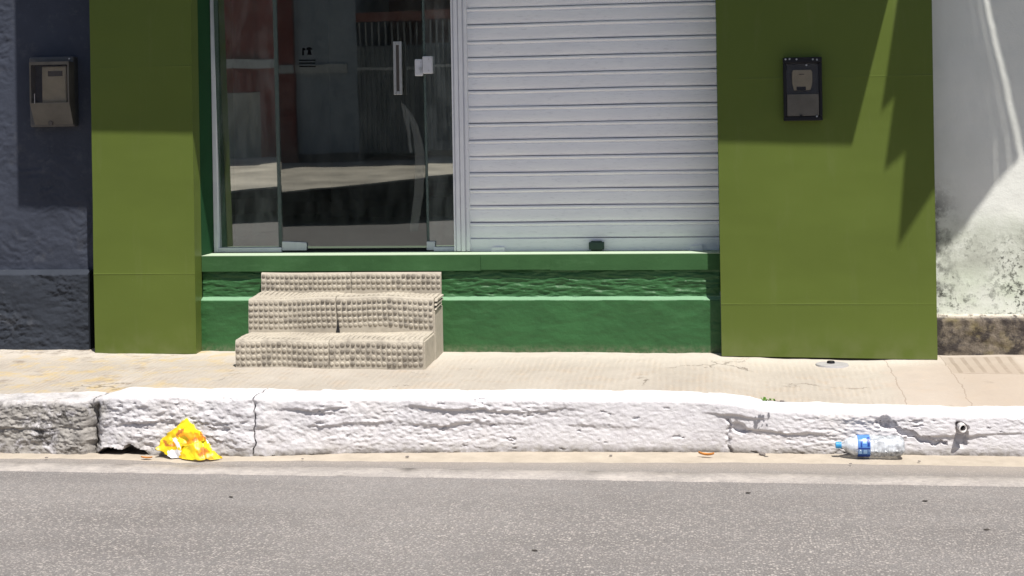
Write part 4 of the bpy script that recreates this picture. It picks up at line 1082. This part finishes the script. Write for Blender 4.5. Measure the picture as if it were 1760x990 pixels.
b = MB(); b.prism([(p.x, p.y) for p in rp], -.02, .10, 'z'); put(b.build('ramp', MT['far_pave']), 'low cement ramp before the barred gate, mirrored in the door', 'ramp')
hm = thing('house', 'maroon house with grey wainscot mirrored in the left door pane', 'house', (mx(380, YO), YO - 2, 0))
xm0, xm1, xm2 = -16, mx(483, YO), mx(511, YO)
zw = mz(166, YO)
MB().box(xm0, xm1, YO - 3, YO, zw, 3.4).build('wall', MT['maroon'], hm); MB().box(xm0, xm1, YO - 3, YO + .03, -.02, zw - .001).build('wainscot', MT['wains'], hm); MB().box(xm1 + .001, xm2, YO - 3, YO + .10, -.02, 3.4).build('pillar', MT['maroon'], hm)
MB().box(xm0, xm2, YO - 3.2, YO + .2, 3.401, 3.55).build('roof', MT['ceram'], hm)
MB().box(mx(430, YO), mx(511, YO), YO + .105, YO + .14, mz(125, YO), mz(110, YO)).build('white_band', MT['whiteband'], hm)
hgx = None
hg = thing('house', 'grey blue house front mirrored in the middle of the glass door', 'house', (mx(560, YO), YO - 2, 0))
xg0, xg1 = xm2 + .002, mx(617, YO)
MB().box(xg0, xg1, YO - 3, YO, -.02, 3.4).build('wall', MT['bluegrey'], hg); MB().box(xg0, xg1, YO - 3.2, YO + .2, 3.401, 3.55).build('roof', MT['ceram'], hg)
MB().box(xg0 + .002, xg1 - .002, YO + .0005, YO + .03, -.02, mz(262, YO)).build('plinth', MT['far_kerb'], hg)
MB().box(xg0, mx(600, YO), YO + .001, YO + .04, mz(125, YO), mz(110, YO)).build('white_band', MT['whiteband'], hg)
gt = thing('gate', 'dark sheet gate with pale upright bars mirrored in the glass door', 'gate', (mx(690, YO), YO, 0))
xq0, xq1 = xg1 + .002, mx(900, YO)
b = MB(); b.box(xq0, xq1, YO - .028, YO - .012, .12, mz(82, YO))
for i in range(34): x = xq0 + (xq1 - xq0) * (i + .5) / 34; b.box(x - .015, x + .015, YO - .0125, YO + .012, .13, mz(83, YO))
b.build('sheet', MT['gate'], gt)
MB().box(xq0, xq1, YO - .14, YO, mz(38, YO), mz(22, YO)).build('lintel', MT['brick'], gt)
b = MB(); n = 26
for i in range(n): x = xq0 + (xq1 - xq0) * (i + .5) / n; b.box(x - .012, x + .012, YO - .05, YO - .03, mz(84, YO), mz(40, YO))
b.build('bars', MT['bars'], gt); MB().box(xq0, xq1, YO + .013, YO + .03, mz(122, YO), mz(117, YO)).build('rail', MT['whiteband'], gt)
yw_ = thing('yard_wall', 'dark shaded yard wall standing behind the barred gate', 'wall', (mx(690, YO), YO - 2.5, 0))
MB().box(xq0 + .002, xq1, YO - 2.6, YO - 2.4, -.02, 3.2).build('wall', MT['brick'], yw_); MB().box(xq0 + .002, xq1, YO - 2.7, YO - .30, 3.201, 3.3).build('roof', MT['ceram'], yw_)
hr = thing('house', 'plain long grey wall further along the far side of the street', 'house', (12, YO - 2, 0))
MB().box(xq1 + .002, 26, YO - 3, YO, -.02, 3.6).build('wall', MT['bluegrey'], hr); MB().box(xq1 + .002, 26, YO - 3.2, YO + .2, 3.601, 3.75).build('roof', MT['ceram'], hr)

# ------------------------------------------------------------------ light and camera
w = bpy.data.worlds.new('World'); S.world = w; w.use_nodes = True
nt = w.node_tree; nt.nodes.clear(); o = nt.nodes.new('ShaderNodeOutputWorld'); bg = nt.nodes.new('ShaderNodeBackground'); sk = nt.nodes.new('ShaderNodeTexSky')
sk.sky_type = 'NISHITA'; sk.sun_disc = False; sk.air_density = 1.0; sk.dust_density = 1.5; sk.ozone_density = 1.0
sv = Vector((SX, -SY, 1)).normalized(); el = math.asin(sv.z)
sk.sun_elevation = el; sk.sun_rotation = math.atan2(sv.x, sv.y)
bg.inputs[1].default_value = .06; nt.links.new(sk.outputs[0], bg.inputs[0]); nt.links.new(bg.outputs[0], o.inputs[0])
sd = bpy.data.lights.new('sun', 'SUN'); sd.energy = 5.0; sd.angle = math.radians(.5); sd.color = (1, .95, .88)
so = bpy.data.objects.new('sun', sd); COL.objects.link(so); so.rotation_euler = (-sv).to_track_quat('-Z', 'Y').to_euler(); so.location = (2, -4, 9)
cd = bpy.data.cameras.new('camera'); co = bpy.data.objects.new('camera', cd); COL.objects.link(co)
co.matrix_world = Matrix.Translation((0, -D, HC)) @ Matrix.Rotation(PSI, 4, 'Z') @ Matrix.Rotation(math.pi / 2, 4, 'X') @ Matrix.Rotation(-RHO, 4, 'Z')
cd.sensor_width = 36; cd.lens = F / 1760 * 36; cd.shift_x = 0; cd.shift_y = (PY - 495) / 1760; cd.clip_end = 400; cd.clip_start = .05
S.camera = co
S.view_settings.view_transform = 'Standard'; S.view_settings.look = 'None'; S.view_settings.gamma = 1; S.view_settings.exposure = .42
S.render.resolution_x = 1024; S.render.resolution_y = 576
S.cycles.max_bounces = 8; S.cycles.transparent_max_bounces = 16
